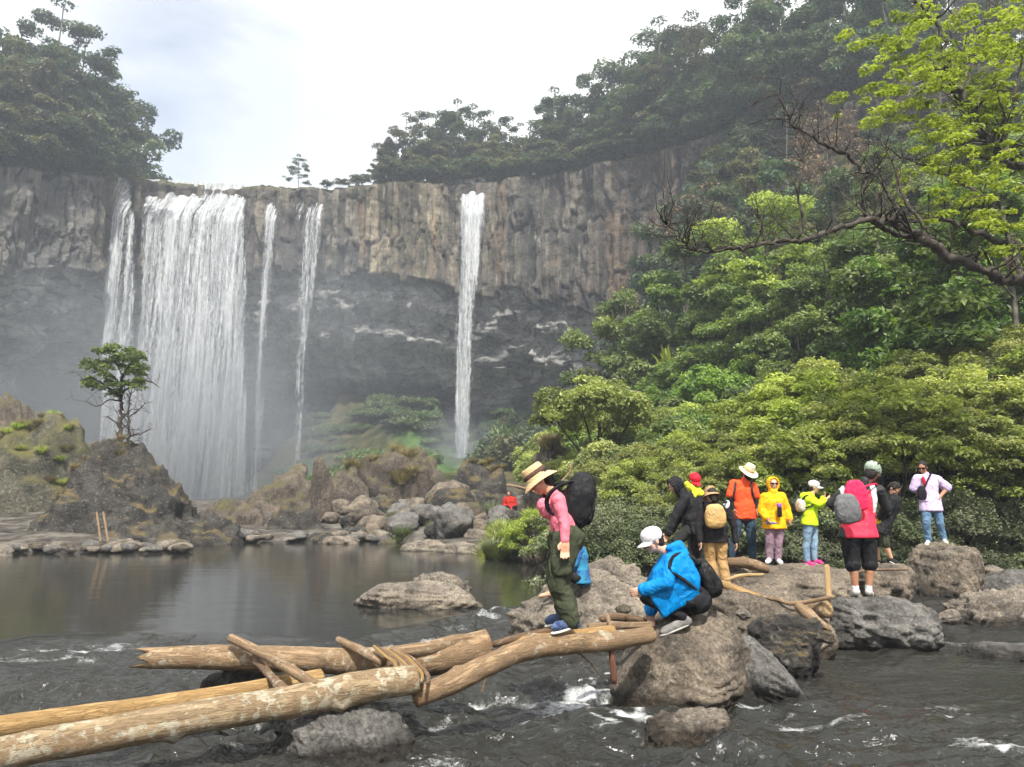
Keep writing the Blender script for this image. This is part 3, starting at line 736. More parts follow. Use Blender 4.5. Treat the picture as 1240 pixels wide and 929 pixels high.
# --- grey stones along the far shore, each its own
def stone_px(px, py, wpx, Y, seed, mat, label, group, asp=0.7, sub=4, name='stone'):
    w = wpx / F * Y / 2
    g = P(px, py, Y)
    p, f = rock_shape(seed, (1, 1, 1), sub, nplane=12, rough=0.09)
    p = p - (p.max(0) + p.min(0)) / 2; p = p / (np.ptp(p, 0) / 2) * np.array([w, w * 0.85, w * asp])
    o = mesh_np(name, p, f, M[mat], True, None, None, (g.x, Y, g.z + w * asp * 0.55))
    o.rotation_euler = (rs.uniform(-.2, .2), rs.uniform(-.2, .2), rs.uniform(0, 6.28))
    tag(o, label, 'stone', group); return o
G1 = 'grey stones heaped along the far shore of the pool'
L1 = 'grey angular stone in the heap on the far shore below the brown boulders'
for i in range(64):
    t = rs.uniform(0, 1); px = rs.uniform(395, 655); Yv = rs.uniform(27.5, 38)
    py = 600 + (CAMH - float(H(np.array([P(px, 640, Yv).x]), np.array([Yv]))[0])) / Yv * F
    wd = rs.choice([22, 32, 44, 58]) * rs.uniform(0.8, 1.1)
    if px > 560: wd *= 0.75
    o = stone_px(px, min(py, 668), wd, Yv, 100 + i, ['rock_grey', 'rock_dark', 'rock_brown', 'rock_warm'][i % 4], L1, G1, rs.uniform(0.55, 0.85))
G2 = 'small stones strewn on the left shore'
for i in range(70):
    px = rs.uniform(-20, 225); Yv = rs.uniform(23.3, 25.6)
    py = 600 + (CAMH - 0.1) / Yv * F
    stone_px(px, py, rs.uniform(9, 26), Yv, 200 + i, ['rock', 'rock_brown', 'rock_grey'][i % 3], 'small brown stone on the left shore below the tree boulder', G2, rs.uniform(0.4, 0.6), 3)
for i in range(26):
    px = rs.uniform(225, 480); Yv = rs.uniform(28.5, 31.0)
    stone_px(px, 600 + (CAMH - 0.1) / Yv * F, rs.uniform(12, 34), Yv, 300 + i, ['rock_grey', 'rock'][i % 2], 'small stone at the waterline under the long reddish rock', 'stones at the waterline left of the flat slabs', rs.uniform(0.35, 0.6), 3)
# --- slabs at the pool's right shore
for (x0, x1, yt, yb, Yv, lb) in [(480, 545, 653, 674, 24.5, 'left half of the pale flat slab at the pool edge'), (520, 596, 656, 682, 23.5, 'pale flat slab at the pool edge with a split end, right half'),
        (383, 440, 648, 664, 28, 'small pale slab alone at the far waterline'), (586, 640, 668, 690, 21.5, 'flat grey slab at the waterline under the grass tuft'), (628, 664, 664, 688, 21, 'flat tan slab touching the pool beside the grass tuft'),
        (632, 668, 628, 672, 20.5, 'upright lichen-spotted boulder left of the pink-clad woman'), (560, 600, 640, 668, 27, 'dark rounded stone between the slab and the tuft')]:
    B(x0, x1, yt, yb, Yv, int(x0 + yt), 'rock', lb, deep=0.8, rough=0.09, flat=0.3, name='slab' if 'slab' in lb else 'boulder', cat='slab' if 'slab' in lb else 'boulder')
# --- rock island in the pool
B(422, 594, 702, 744, 12.2, 61, 'rock', 'low flat rock island in the calm pool', deep=0.55, sub=6, flat=0.25, rough=0.06, name='rock_island', cat='rock')
B(488, 572, 692, 722, 12.9, 64, 'rock', 'thin knobbly ridge lying on the flat rock island', deep=0.5, rough=0.12, flat=0.2, name='rock', cat='rock')
# --- crossing rocks
B(612, 810, 690, 772, 9.5, 71, 'rock', 'broad tan rock behind the legs of the woman in pink', deep=0.75, sub=6, flat=0.15, rough=0.07)
B(690, 800, 672, 735, 10.6, 73, 'rock', 'lumpy tan rock between the two women at the water', deep=0.8, sub=6, rough=0.11)
B(736, 920, 742, 842, 6.85, 77, 'rock_warm', 'big smooth brown boulder the crouching woman sits over', deep=0.7, sub=6, rough=0.06, nplane=10, soft=16, flat=0.22, cuts=((-0.75, -.1, 0.6, 0.8),))
B(880, 978, 770, 838, 7.1, 79, 'rock_grey', 'grey wedge of rock sloping right from the smooth brown boulder', deep=0.9, sub=6, rough=0.05, nplane=9, soft=18, cuts=((0.6, -0.1, 0.75, 0.45),))
B(830, 1005, 708, 790, 9.0, 83, 'rock_warm', 'rounded brown rock behind the smooth boulder, lichen patches on top', deep=0.8, sub=6, flat=0.2, rough=0.06)
B(905, 1000, 742, 792, 8.1, 85, 'rock_dark', 'wet black rock at the foot of the rounded brown rock', deep=0.8, sub=6, rough=0.09)
B(795, 912, 702, 735, 10.6, 87, 'rock', 'tan rock hump under the feet of the hiker in khaki', deep=1.0, sub=6, flat=0.35, rough=0.07)
B(812, 948, 679, 720, 12.15, 88, 'rock_warm', 'brown rock behind the tan hump, under the man in orange', deep=0.8, sub=6, flat=0.4, rough=0.07)
B(796, 884, 687, 725, 11.3, 86, 'rock', 'small tan rock under the feet of the black hooded hiker', deep=1.1, flat=0.3)
B(880, 1046, 684, 745, 11.2, 89, 'rock_warm', 'long brown rock shelf under the hikers in yellow and lime', deep=1.3, sub=6, flat=0.4, rough=0.08)
B(990, 1136, 720, 774, 9.3, 93, 'rock_grey', 'grey rock in the channel under the man with the helmet', deep=0.8, sub=6, rough=0.09, flat=0.25)
B(1096, 1192, 656, 716, 14.3, 195, 'rock_warm', 'upright brown boulder under the man in the lilac shirt', deep=0.9, sub=6, rough=0.06, flat=0.4)
B(1030, 1112, 680, 716, 12.7, 97, 'rock_warm', 'low brown rock left of the boulder under the lilac shirt', deep=1.1, rough=0.1, flat=0.3)
B(1142, 1275, 706, 775, 11.0, 99, 'rock', 'hollowed pale rock at the right edge of the channel', deep=0.7, sub=6, rough=0.13)
B(1180, 1300, 690, 725, 14, 101, 'rock_grey', 'low grey rock behind the hollowed pale one at the right edge', deep=0.7, rough=0.1)
B(1156, 1290, 776, 812, 8.9, 103, 'rock_grey', 'flat rock barely above water near the right edge', deep=0.5, sub=6, rough=0.05, flat=0.3)
B(778, 912, 860, 915, 5.95, 105, 'rock', 'small pale rock alone in the foreground rapids', deep=0.6, sub=6, rough=0.11, flat=0.25)
B(322, 512, 846, 935, 5.55, 108, 'rock_grey', 'cracked grey rock under the spotted front log', deep=0.75, sub=6, rough=0.09)
B(245, 400, 792, 850, 6.9, 111, 'rock_dark', 'dark rock between the upper log and the ochre log', deep=0.7, rough=0.08)
B(-60, 22, 655, 690, 22, 113, 'rock', 'low pale shore rock at the far left', rough=0.1)
for i, (px, py, wd, Yv) in enumerate([(900, 748, 22, 8.7), (1010, 700, 26, 12.6), (1030, 712, 18, 12.2), (755, 742, 20, 8.0), (1150, 752, 30, 10.2), (1128, 770, 14, 9.6), (700, 745, 14, 8.2), (1000, 776, 26, 8.0), (1202, 700, 34, 15), (1088, 716, 16, 12.5)]):
    stone_px(px, py, wd, Yv, 400 + i, ['rock', 'rock_brown'][i % 2], 'small loose stone lying between the crossing boulders', 'loose stones between the crossing boulders', 0.6, 4)
# ------------------------------------------------------------------ figures, clothes and bags as remeshed solids
from mathutils.bvhtree import BVHTree
def V3(a): return np.array(a, float)
class Prims:
    def __init__(s): s.v = []; s.f = []; s.o = 0
    def _add(s, v, f): s.v.append(v); s.f.append(f + s.o); s.o += len(v)
    def cone(s, a, ra, b, rb, sub=3):
        a, b = V3(a), V3(b); d = b - a; L = np.linalg.norm(d)
        v, f = ico(sub)
        if L < 1e-6: s._add(v * ra + a, f); return s
        d = d / L; ref = V3((0, 0, 1)) if abs(d[2]) < .9 else V3((1, 0, 0))
        u = np.cross(ref, d); u /= np.linalg.norm(u); w_ = np.cross(d, u)
        q = v[:, 0:1] * u + v[:, 1:2] * w_ + v[:, 2:3] * d
        up = v[:, 2:3] >= 0
        s._add(np.where(up, b + q * rb, a + q * ra), f); return s
    def chain(s, pts, rad):
        for i in range(len(pts) - 1): s.cone(pts[i], rad[i], pts[i + 1], rad[i + 1])
        return s
    def ell(s, c, ax, ay, az, r, p=2.0, sub=4):
        """ellipsoid / superellipsoid with axes ax,ay,az and half sizes r"""
        v, f = ico(sub)
        if p != 2.0: v = v / ((np.abs(v) ** p).sum(1) ** (1 / p))[:, None]
        s._add(V3(c) + v[:, 0:1] * V3(ax) * r[0] + v[:, 1:2] * V3(ay) * r[1] + v[:, 2:3] * V3(az) * r[2], f); return s

def _hull(s, items):
    v, f = ico(2); pts = np.concatenate([v * r + V3(c) for c, r in items])
    bm = bmesh.new()
    for q in pts: bm.verts.new(q)
    res = bmesh.ops.convex_hull(bm, input=bm.verts)
    bmesh.ops.delete(bm, geom=[e for e in res['geom_interior'] if isinstance(e, bmesh.types.BMVert)], context='VERTS')
    bmesh.ops.triangulate(bm, faces=bm.faces)
    bm.verts.ensure_lookup_table(); bm.verts.index_update()
    hv = np.array([x.co[:] for x in bm.verts]); hf = np.array([[q.index for q in p.verts] for p in bm.faces]); bm.free()
    s._add(hv, hf); return s
Prims.hull = _hull
def blob(pr, name, mat, parent, voxel=0.01, smooth=4, wr=0.0, ws=9.0, seed=0, cut=None, stretch=(1, 1, 1)):
    v = np.concatenate(pr.v); f = np.concatenate(pr.f)
    o = mesh_np(name, v, f, None, True)
    md = o.modifiers.new('r', 'REMESH'); md.mode = 'VOXEL'; md.voxel_size = voxel; md.use_smooth_shade = True
    if smooth: sm = o.modifiers.new('s', 'SMOOTH'); sm.iterations = smooth; sm.factor = 0.5
    dg = bpy.context.evaluated_depsgraph_get()
    me = bpy.data.meshes.new_from_object(o.evaluated_get(dg))
    old = o.data; o.modifiers.clear(); o.data = me; bpy.data.meshes.remove(old); me.name = name
    n_ = len(me.vertices); co = np.empty(n_ * 3, np.float32); me.vertices.foreach_get('co', co); co = co.reshape(-1, 3).astype(float)
    if wr:
        nr = np.empty(n_ * 3, np.float32); me.vertices.foreach_get('normal', nr); nr = nr.reshape(-1, 3)
        q = co * ws * np.array(stretch); w_ = vn(q[:, 0] * .5, q[:, 1] * .5, q[:, 2] * .5, seed + 5) * 1.2
        d = ridged(q[:, 0] + w_, q[:, 1] + w_, q[:, 2] * 1.0 + w_, 2, seed) * wr + fbm(q[:, 0] * .4, q[:, 1] * .4, q[:, 2] * .4, 2, seed + 1) * wr
        co = co + nr * d[:, None]
    base = V3(parent.location) if parent is not None else V3((0, 0, 0))
    me.vertices.foreach_set('co', (co - base).astype(np.float32).ravel())
    me.polygons.foreach_set('use_smooth', np.full(len(me.polygons), True))
    me.materials.clear(); me.materials.append(mat)
    o.parent = parent
    me.update()
    return o

def cloth(name, col, rough=0.8, col2=None, scale=14.0, bscale=220.0, **kw):
    if name in M: return M[name]
    n = NT(name); v = n.coord(); c2 = col2 or tuple(x * 0.85 for x in col)
    folds = n.math('ABSOLUTE', n.math('SUBTRACT', n.noise(n.coord('Object', (1, 1, .55)), 8.5, 3, .55, 1.6), .5))
    n.principled(**{'Base Color': n.mix(n.ramp(n.noise(v, scale, 4), [(.35, 0), (.65, 1)]), col, c2), 'Roughness': rough, 'Specular IOR Level': kw.get('spec', .12),
                    'Normal': n.bump(n.noise(v, bscale, 2), .2, .002, n.bump(folds, .75, .05))})
    M[name] = n.m
    return M[name]
def skin(name, col): 
    if name not in M: M[name] = simple_mat(name, col, 0.5, tuple(c * f for c, f in zip(col, (0.92, 0.8, 0.75))), 18.0, 0.1, 0.001, 200)
    return M[name]
SK1 = skin('skin_warm', (0.50, 0.29, 0.19)); SK2 = skin('skin_tan', (0.38, 0.20, 0.12)); SK3 = skin('skin_light', (0.60, 0.38, 0.28))
HAIR = cloth('hair_black', (0.012, 0.010, 0.010), 0.5, (0.03, 0.026, 0.024), 60)
BLACKC = cloth('cloth_black', (0.012, 0.012, 0.014), 0.75, (0.02, 0.02, 0.023))

def nrm(a): a = V3(a); return a / (np.linalg.norm(a) + 1e-9)
def add_hand(pr, wr_, dr, side, k, curl=0.35, spread=1.0):
    """palm, four unequal bent fingers and a thumb leaving the side of the palm"""
    dr = nrm(dr); side = nrm(side - dr * np.dot(side, dr)); pn = np.cross(dr, side)
    k1 = k
    pc = wr_ + dr * 0.05 * k1
    pr.ell(pc, side, pn, dr, (0.040 * k1, 0.017 * k1, 0.052 * k1), 3.0, 3)
    pr.cone(wr_ - dr * .02, 0.027 * k1, pc, 0.026 * k1)
    for i, (off, L) in enumerate([(-0.029, .062), (-0.010, .072), (0.010, .068), (0.029, .052)]):
        b0 = wr_ + dr * 0.092 * k1 + side * off * k1
        d1 = nrm(dr + pn * curl * .7 + side * off * 3 * spread); b1 = b0 + d1 * L * .5 * k1
        d2 = nrm(dr + pn * curl * 2.0 + side * off * 2); b2 = b1 + d2 * L * .5 * k1
        pr.chain([b0 - dr * .02 * k1, b0, b1, b2], [0.0095 * k1, 0.0095 * k1, 0.0088 * k1, 0.0075 * k1])
    t0 = wr_ + dr * .022 * k1 - side * .026 * k1; t1 = t0 - side * .028 * k1 + dr * .030 * k1 + pn * .012 * k1; t2 = t1 + dr * .032 * k1 + pn * .012 * k1 + side * .004
    pr.chain([t0, t1, t2], [0.014 * k1, 0.0115 * k1, 0.0095 * k1])

def head_prims(pr, c, fd, up, k):
    fd = nrm(fd); up = nrm(V3(up) - fd * np.dot(up, fd)); sd_ = np.cross(fd, up)
    pr.ell(c + up * .022 * k - fd * .012 * k, sd_, fd, up, (.076 * k, .095 * k, .092 * k))
    pr.ell(c - up * .03 * k + fd * .022 * k, sd_, fd, up, (.058 * k, .066 * k, .078 * k))
    pr.cone(c - up * .088 * k + fd * .058 * k, .021 * k, c - up * .082 * k + fd * .05 * k, .03 * k)      # chin
    pr.cone(c + up * .018 * k + fd * .082 * k, .009 * k, c - up * .022 * k + fd * .104 * k, .0125 * k)     # nose
    pr.cone(c + up * .030 * k + fd * .078 * k - sd_ * .035 * k, .010 * k, c + up * .030 * k + fd * .078 * k + sd_ * .035 * k, .010 * k)   # brow
    pr.cone(c - up * .052 * k + fd * .084 * k - sd_ * .016 * k, .0085 * k, c - up * .052 * k + fd * .084 * k + sd_ * .016 * k, .0085 * k)  # lips
    for s_ in (-1, 1):
        pr.ell(c + sd_ * s_ * .078 * k - fd * .008 * k - up * .008 * k, sd_, fd, up, (.010 * k, .019 * k, .031 * k), 2, 3)
        pr.cone(c - up * .02 * k + fd * .062 * k + sd_ * s_ * .036 * k, .022 * k, c - up * .03 * k + fd * .05 * k + sd_ * s_ * .04 * k, .024 * k)
    return sd_, up

class Fig:
    def __init__(s, Y, J, k=1.0, skinm=SK1, label='', group=None, fd=(0, -1, 0), up=(0, 0, 1), vox=0.008, foot=None):
        s.Y = Y; s.k = k; s.vox = vox
        s.J = {a: V3(P(b[0], b[1], Y + (b[2] if len(b) > 2 else 0))) for a, b in J.items()}
        fx = (s.J['anL'] + s.J['anR']) / 2
        s.root = empty('person', (fx[0], fx[1], min(s.J['anL'][2], s.J['anR'][2]) - .08 * k))
        tag(s.root, label, 'person', group)
        s.fd = nrm(fd); s.up = nrm(up); s.skin = skinm
        s.seed = int(Y * 100) + int(J['head'][0])
    def torso(s, pr, inf=0.0, hem=0.0, wide=0.0):
        J, k = s.J, s.k
        for a in 'LR':
            h, sh = J['hip' + a], J['sh' + a]
            o = 'R' if a == 'L' else 'L'
            hi = h * .82 + J['hip' + o] * .18; si = sh * .70 + J['sh' + o] * .30
            mid = (hi + si) / 2
            ax = nrm(h - sh)
            pr.chain([hi + ax * (hem + .02) * k, hi, mid, si + (hi - si) * .22, si], [(.098 + inf + wide) * k, (.098 + inf + wide * .6) * k, (.088 + inf) * k, (.100 + inf) * k, (.066 + inf) * k])
        pr.cone(J['shL'], (.056 + inf) * k, J['shR'], (.056 + inf) * k)
        pr.cone(J['neck'], (.052 + inf * .5) * k, (J['shL'] + J['shR']) / 2, (.06 + inf) * k)
    def arm(s, pr, a, inf=0.0, to=1.0, flare=0.0):
        J, k = s.J, s.k; S, E, W = J['sh' + a], J['el' + a], J['wr' + a]
        if to <= 0.5: E2 = S + (E - S) * to * 2; pr.chain([S, E2], [(.054 + inf) * k, (.047 + inf + flare) * k])
        else:
            W2 = E + (W - E) * (to - .5) * 2
            pr.chain([S, (S + E) / 2, E, E + (W2 - E) * .4, W2], [(.054 + inf) * k, (.047 + inf) * k, (.040 + inf) * k, (.039 + inf) * k, (.029 + inf + flare) * k])
    def leg(s, pr, a, inf=0.0, to=1.0, flare=0.0):
        J, k = s.J, s.k; Hh, K, A = J['hip' + a], J['kn' + a], J['an' + a]
        if to <= 0.5:
            K2 = Hh + (K - Hh) * to * 2; pr.chain([Hh, K2], [(.086 + inf) * k, (.066 + inf + flare) * k])
        else:
            A2 = K + (A - K) * (to - .5) * 2; back = nrm(np.cross(A - K, np.cross(s.bf, A - K)))
            c_ = K + (A2 - K) * .35 - s.bf * .012 * k
            pr.chain([Hh, (Hh + K) / 2, K, c_, A2], [(.088 + inf) * k, (.074 + inf) * k, (.055 + inf) * k, (.055 + inf) * k, (.035 + inf + flare) * k])
    bf = V3((0, -1, 0))
    def body(s, hands=(0.35, 0.35), hdir=None, side=None):
        pr = Prims(); J, k = s.J, s.k
        s.torso(pr)
        for a in 'LR':
            s.arm(pr, a); s.leg(pr, a)
            an, to = J['an' + a], J['to' + a]
            s._foot(pr, an, to, k, .030, .026)
            hd = nrm(J['wr' + a] - J['el' + a]) if not hdir or a not in hdir else nrm(hdir[a])
            sd_ = V3(side[a]) if side and a in side else s.bf
            add_hand(pr, J['wr' + a], hd, -sd_ if False else sd_ * -1.0, k, hands[0 if a == 'L' else 1])
        pr.cone(J['neck'], .052 * k, J['head'] - s.up * .05 * k - s.fd * .01, .05 * k)
        s.sd, s.hu = head_prims(pr, J['head'], s.fd, s.up, k)
        blob(pr, 'body', s.skin, s.root, s.vox * .8, 2)
        return s
    def _foot(s, pr, an, to, k, r1, r2, up=0.0):
        d = nrm(to - an); dh = nrm(V3((d[0], d[1], d[2] * .6)))
        heel = an - dh * .035 * k + V3((0, 0, -.045 * k + up))
        ball = to - dh * .03 * k + V3((0, 0, .0 + up))
        pr.chain([an, heel], [.036 * k, r1 * 1.15 * k]); pr.cone(an + V3((0, 0, -.02 * k)), .036 * k, ball, r1 * .95 * k)
        pr.cone(heel, r1 * 1.1 * k, ball, (r1 + .006) * k); pr.cone(ball, (r1 + .006) * k, to, r2 * k)
    def shoes(s, mat, sole=None):
        for a in 'LR':
            pr = Prims(); s._foot(pr, s.J['an' + a], s.J['to' + a], s.k, .040, .034)
            sh = blob(pr, 'shoe', mat, s.root, .008, 2)
            if sole is not None:
                J = s.J; d = nrm((J['to' + a] - J['an' + a]) * V3((1, 1, .6))); k = s.k
                b0 = J['an' + a] - d * .035 * k + V3((0, 0, -.072 * k)); b1 = J['to' + a] + V3((0, 0, -.028 * k))
                w_ = np.cross(d, (0, 0, 1)); w_ = nrm(w_); u_ = np.cross(w_, d)
                p2 = Prims(); p2.ell((b0 + b1) / 2, d, w_, u_, (np.linalg.norm(b1 - b0) / 2 + .035 * k, .046 * k, .014 * k), 3.0)
                so_ = blob(p2, 'sole', sole, None, .007, 1); reparent(so_, sh, s.root)
        return s
    def top(s, name, mat, sleeve=1.0, inf=.016, hem=.03, wide=.01, wr=.008, flare=.008, skirt=True, extra=None):
        pr = Prims(); J, k = s.J, s.k
        if skirt:
            s.torso(pr, inf, -.16, 0.0)
            hc = (J['hipL'] + J['hipR']) / 2; sc_ = (J['shL'] + J['shR']) / 2; dn = nrm(hc - sc_)
            lr = nrm(J['hipL'] - J['hipR']); fb = nrm(np.cross(lr, dn)); hw = np.linalg.norm(J['hipL'] - J['hipR']) / 2
            hw2 = max(hw, .07 * k)
            wc = hc + (sc_ - hc) * .42
            it = [(wc + lr * q * .055 * k, (.098 + inf) * k) for q in (-1, 0, 1)]
            e0 = hc + dn * (hem + .03) * k
            for q in np.linspace(0, 2 * np.pi, 14, endpoint=False):
                it.append((e0 + lr * math.cos(q) * (hw2 + (.088 + inf + wide) * k) + fb * math.sin(q) * (.112 + inf + wide) * k, .012 * k))
            pr.hull(it)
        else: s.torso(pr, inf, hem, wide) if skirt is not None else None
        for a in 'LR': s.arm(pr, a, inf, sleeve, flare)
        if extra: extra(pr)
        return blob(pr, name, mat, s.root, s.vox, 3, wr * s.k, 9 / s.k, s.seed)
    def pants(s, name, mat, to=1.0, inf=.016, wr=.008, flare=.01, seat=0.0):
        pr = Prims(); J, k = s.J, s.k
        for a in 'LR':
            s.leg(pr, a, inf, to, flare)
            o = 'R' if a == 'L' else 'L'
            hi = J['hip' + a] * .8 + J['hip' + o] * .2
            pr.cone(hi, (.098 + inf * .8 + seat) * k, hi + (J['sh' + a] - hi) * .16, (.094 + inf * .5) * k)
        return blob(pr, name, mat, s.root, s.vox, 3, wr * k, 9 / k, s.seed + 3, stretch=(1, 1, .8))
    def sleeves(s, name, mat, f0, f1, inf=.007):
        for a in 'LR':
            pr = Prims(); E, W, S = s.J['el' + a], s.J['wr' + a], s.J['sh' + a]
            pr.chain([S + (E - S) * f0, E, E + (W - E) * f1], [(.05 + inf) * s.k, (.041 + inf) * s.k, (.031 + inf) * s.k])
            blob(pr, name, mat, s.root, s.vox, 2, .002, 20)
        return s
    def hair(s, mat=None, long=0.0, back=0.0):
        pr = Prims(); c, k = s.J['head'], s.k
        pr.ell(c + s.hu * .034 * k - s.fd * .024 * k, s.sd, s.fd, s.hu, (.084 * k, .096 * k, .092 * k))
        pr.ell(c - s.hu * .03 * k - s.fd * .055 * k, s.sd, s.fd, s.hu, (.07 * k, .055 * k, .08 * k))
        if long: pr.cone(c - s.fd * .07 * k, .06 * k, c - s.fd * (.07 + back) * k - s.hu * long * k, .045 * k)
        return blob(pr, 'hair', mat or HAIR, s.root, .008, 1, .004, 30)
    def eyes(s, mat=None, glasses=False):
        pr = Prims(); c, k = s.J['head'], s.k
        for q in (-1, 1):
            if glasses: pr.ell(c + s.hu * .012 * k + s.fd * .090 * k + s.sd * q * .034 * k, s.sd, s.fd, s.hu, (.032 * k, .010 * k, .021 * k), 2.6, 3); pr.cone(c + s.hu * .016 * k + s.fd * .085 * k + s.sd * q * .06 * k, .005 * k, c + s.hu * .012 * k - s.fd * .01 * k + s.sd * q * .082 * k, .005 * k)
            else: pr.ell(c + s.hu * .010 * k + s.fd * .080 * k + s.sd * q * .031 * k, s.sd, s.fd, s.hu, (.015 * k, .010 * k, .008 * k), 2, 3)
        if glasses: pr.cone(c + s.hu * .018 * k + s.fd * .097 * k - s.sd * .02 * k, .005 * k, c + s.hu * .018 * k + s.fd * .097 * k + s.sd * .02 * k, .005 * k)
        return blob(pr, 'sunglasses' if glasses else 'eyes', mat or HAIR, s.root, .005, 0)
    def cap(s, mat, tilt=0.0, logo=None):
        pr = Prims(); c, k = s.J['head'], s.k
        u = nrm(s.hu + s.fd * tilt); f_ = nrm(s.fd - u * np.dot(s.fd, u))
        pr.ell(c + u * .050 * k - f_ * .010 * k, s.sd, f_, u, (.094 * k, .108 * k, .086 * k), 2.2)
        o = blob(pr, 'cap', mat, s.root, .007, 2, .002, 20)
        # visor: thin curved plate
        a = np.linspace(-1.15, 1.15, 17); rr_ = np.linspace(0, 1, 8)
        A_, R_ = np.meshgrid(a, rr_)
        base = (.094 * np.sin(A_)); fw = .095 * np.cos(A_)
        x_ = base * (1 - .12 * R_); y_ = fw + R_ * .078 * np.cos(A_ * .8); z_ = .026 - .020 * R_ - .022 * (np.sin(A_) ** 2)
        top = c + (x_[..., None] * s.sd + y_[..., None] * f_ + z_[..., None] * u) * k
        bot = top - u * .007 * k
        v = np.concatenate([top.reshape(-1, 3), bot.reshape(-1, 3)]); g = grid_faces(8, 17); f2 = [g, g[:, ::-1] + 136]
        e = []
        for i in range(16): e.append([7 * 17 + i, 7 * 17 + i + 1, 7 * 17 + i + 1 + 136, 7 * 17 + i + 136])
        f2.append(np.array(e))
        vo = mesh_np('visor', v, np.concatenate(f2), mat, True); reparent(vo, o, s.root, True); return o
    def brimhat(s, mat, band, brim=.17, crown=.105, tilt=0.0, droop=.03, taper=.8, off=.062, tiltside=0.0, name='hat', top_dent=.0):
        c, k = s.J['head'], s.k
        u = nrm(s.hu + s.fd * tilt + s.sd * tiltside); f_ = nrm(s.fd - u * np.dot(s.fd, u)); sd_ = np.cross(f_, u)
        prof = [(0.0, crown - top_dent), (.05, crown - top_dent * .3), (.078 * taper + .004, crown - .002), (.092 * taper + .006, crown * .86), (.098, .02), (.105, .0), (brim * .75, -droop * .35), (brim, -droop), (brim, -droop - .006), (brim * .75, -droop * .35 - .008), (.104, -.010), (.090, .0), (.085 * taper, crown * .8), (0, crown - .014 - top_dent)]
        prof = np.array(smooth_path([(a, b, 0) for a, b in prof], 60))[:, :2]; prof[:, 0] = np.maximum(prof[:, 0], 0.0005)
        ang = np.linspace(0, 2 * np.pi, 48, endpoint=False)
        ptsv = []
        for (r_, z_) in prof:
            wv = 1 + (.05 * np.sin(ang * 2 + s.seed) + .03 * np.sin(3 * ang)) * sstep(.1, .16, r_)
            zz = z_ + .014 * np.cos(2 * ang) * sstep(.1, .18, r_)
            oval = np.where(True, 1.0, 1.0)
            ptsv.append(c + (u * (off) + u * zz[:, None] + sd_ * (np.cos(ang) * r_ * wv * .92)[:, None] + f_ * (np.sin(ang) * r_ * wv * 1.1)[:, None]) * k)
        o = mesh_np(name, np.concatenate(ptsv) - V3(s.root.location), grid_faces(60, 48, True), mat, True, s.root)
        if band is not None:
            pb = []
            for r_, z_ in [(.1005, .012), (.104, .02), (.103, .034), (.101, .048), (.097, .05), (.095, .02)]:
                tf = 1 - (1 - taper) * z_ / crown * .6
                pb.append(c + (u * (off + z_) + sd_ * (np.cos(ang) * r_ * tf * .93)[:, None] + f_ * (np.sin(ang) * r_ * tf * 1.11)[:, None]) * k)
            bb = mesh_np('hat_band', np.concatenate(pb), grid_faces(6, 48, True), band, True); reparent(bb, o, s.root, True)
        return o
    def hoodup(s, mat, k2=1.0):
        pr = Prims(); c, k = s.J['head'], s.k * k2
        for q in np.linspace(-2.5, 2.5, 15):       # a rim round the face, open in front
            rim = c + (s.hu * math.cos(q) * .115 + s.sd * math.sin(q) * .092) * k + s.fd * .052 * k
            pr.cone(rim, .017 * k, c + (s.hu * math.cos(q) * .085 + s.sd * math.sin(q) * .072) * k - s.fd * .05 * k, .032 * k)
        pr.ell(c - s.fd * .055 * k + s.hu * .01 * k, s.sd, s.fd, s.hu, (.10 * k, .078 * k, .118 * k))
        pr.cone(c - s.fd * .05 * k - s.hu * .1 * k, .075 * k, s.J['neck'], .085 * k)
        return blob(pr, 'hood', mat, s.root, s.vox, 2, .004, 14)

def reparent(o, part, root, raw=False):
    """put a world-space mesh under a part of a figure (part sits at the root's origin)"""
    me = o.data; co = np.empty(len(me.vertices) * 3, np.float32); me.vertices.foreach_get('co', co)
    co = co.reshape(-1, 3) - np.array(root.location, np.float32); me.vertices.foreach_set('co', co.ravel()); me.update()
    o.parent = part

def backpack(c, right, upv, size, mat, label, group=None, pocket=None, straps=None, strapm=None, name='backpack', flap=None, wr=.006, vox=.009):
    """bag body, front pocket and shoulder straps; c centre, outward = right x up"""
    right, upv = nrm(right), V3(upv); upv = nrm(upv - right * np.dot(upv, right)); outw = np.cross(right, upv)
    root = empty(name, c - upv * size[1] / 2); tag(root, label, 'backpack' if name == 'backpack' else 'bag', group)
    w_, h_, d_ = size[0] / 2, size[1] / 2, size[2] / 2
    pr = Prims(); pr.ell(c - upv * h_ * .12, right, outw, upv, (w_, d_, h_ * .88), 3.2); pr.ell(c + upv * h_ * .35, right, outw, upv, (w_ * .86, d_ * .85, h_ * .65), 2.6)
    blob(pr, 'bag_body', mat, root, vox, 3, wr, 11, int(c[0] * 50))
    if pocket is not False:
        pr = Prims(); pr.ell(c + outw * d_ * .72 - upv * h_ * .38, right, outw, upv, (w_ * .74, d_ * .45, h_ * .42), 3.4)
        blob(pr, 'pocket', pocket or mat, root, vox * .8, 2, wr * .6, 14)
    if flap is not None:
        pr = Prims(); pr.ell(c + outw * d_ * .78 + upv * h_ * .42, right, outw, upv, (w_ * .8, d_ * .30, h_ * .5), 2.6); blob(pr, 'flap', flap, root, vox * .8, 1)
    if straps:
        for pth in straps:
            pth = smooth_path([V3(q) for q in pth], 16); tb = TB()
            for off in (-.012, 0, .012):
                tb.add(pth + V3((off * .8, off * .8, 0)), np.full(16, .0105), 6)
            o = tb.build('strap', strapm or mat, None); reparent(o, root, root); 
    return root
# ------------------------------------------------------------------ the hikers
Lx = (-1, 0, 0)
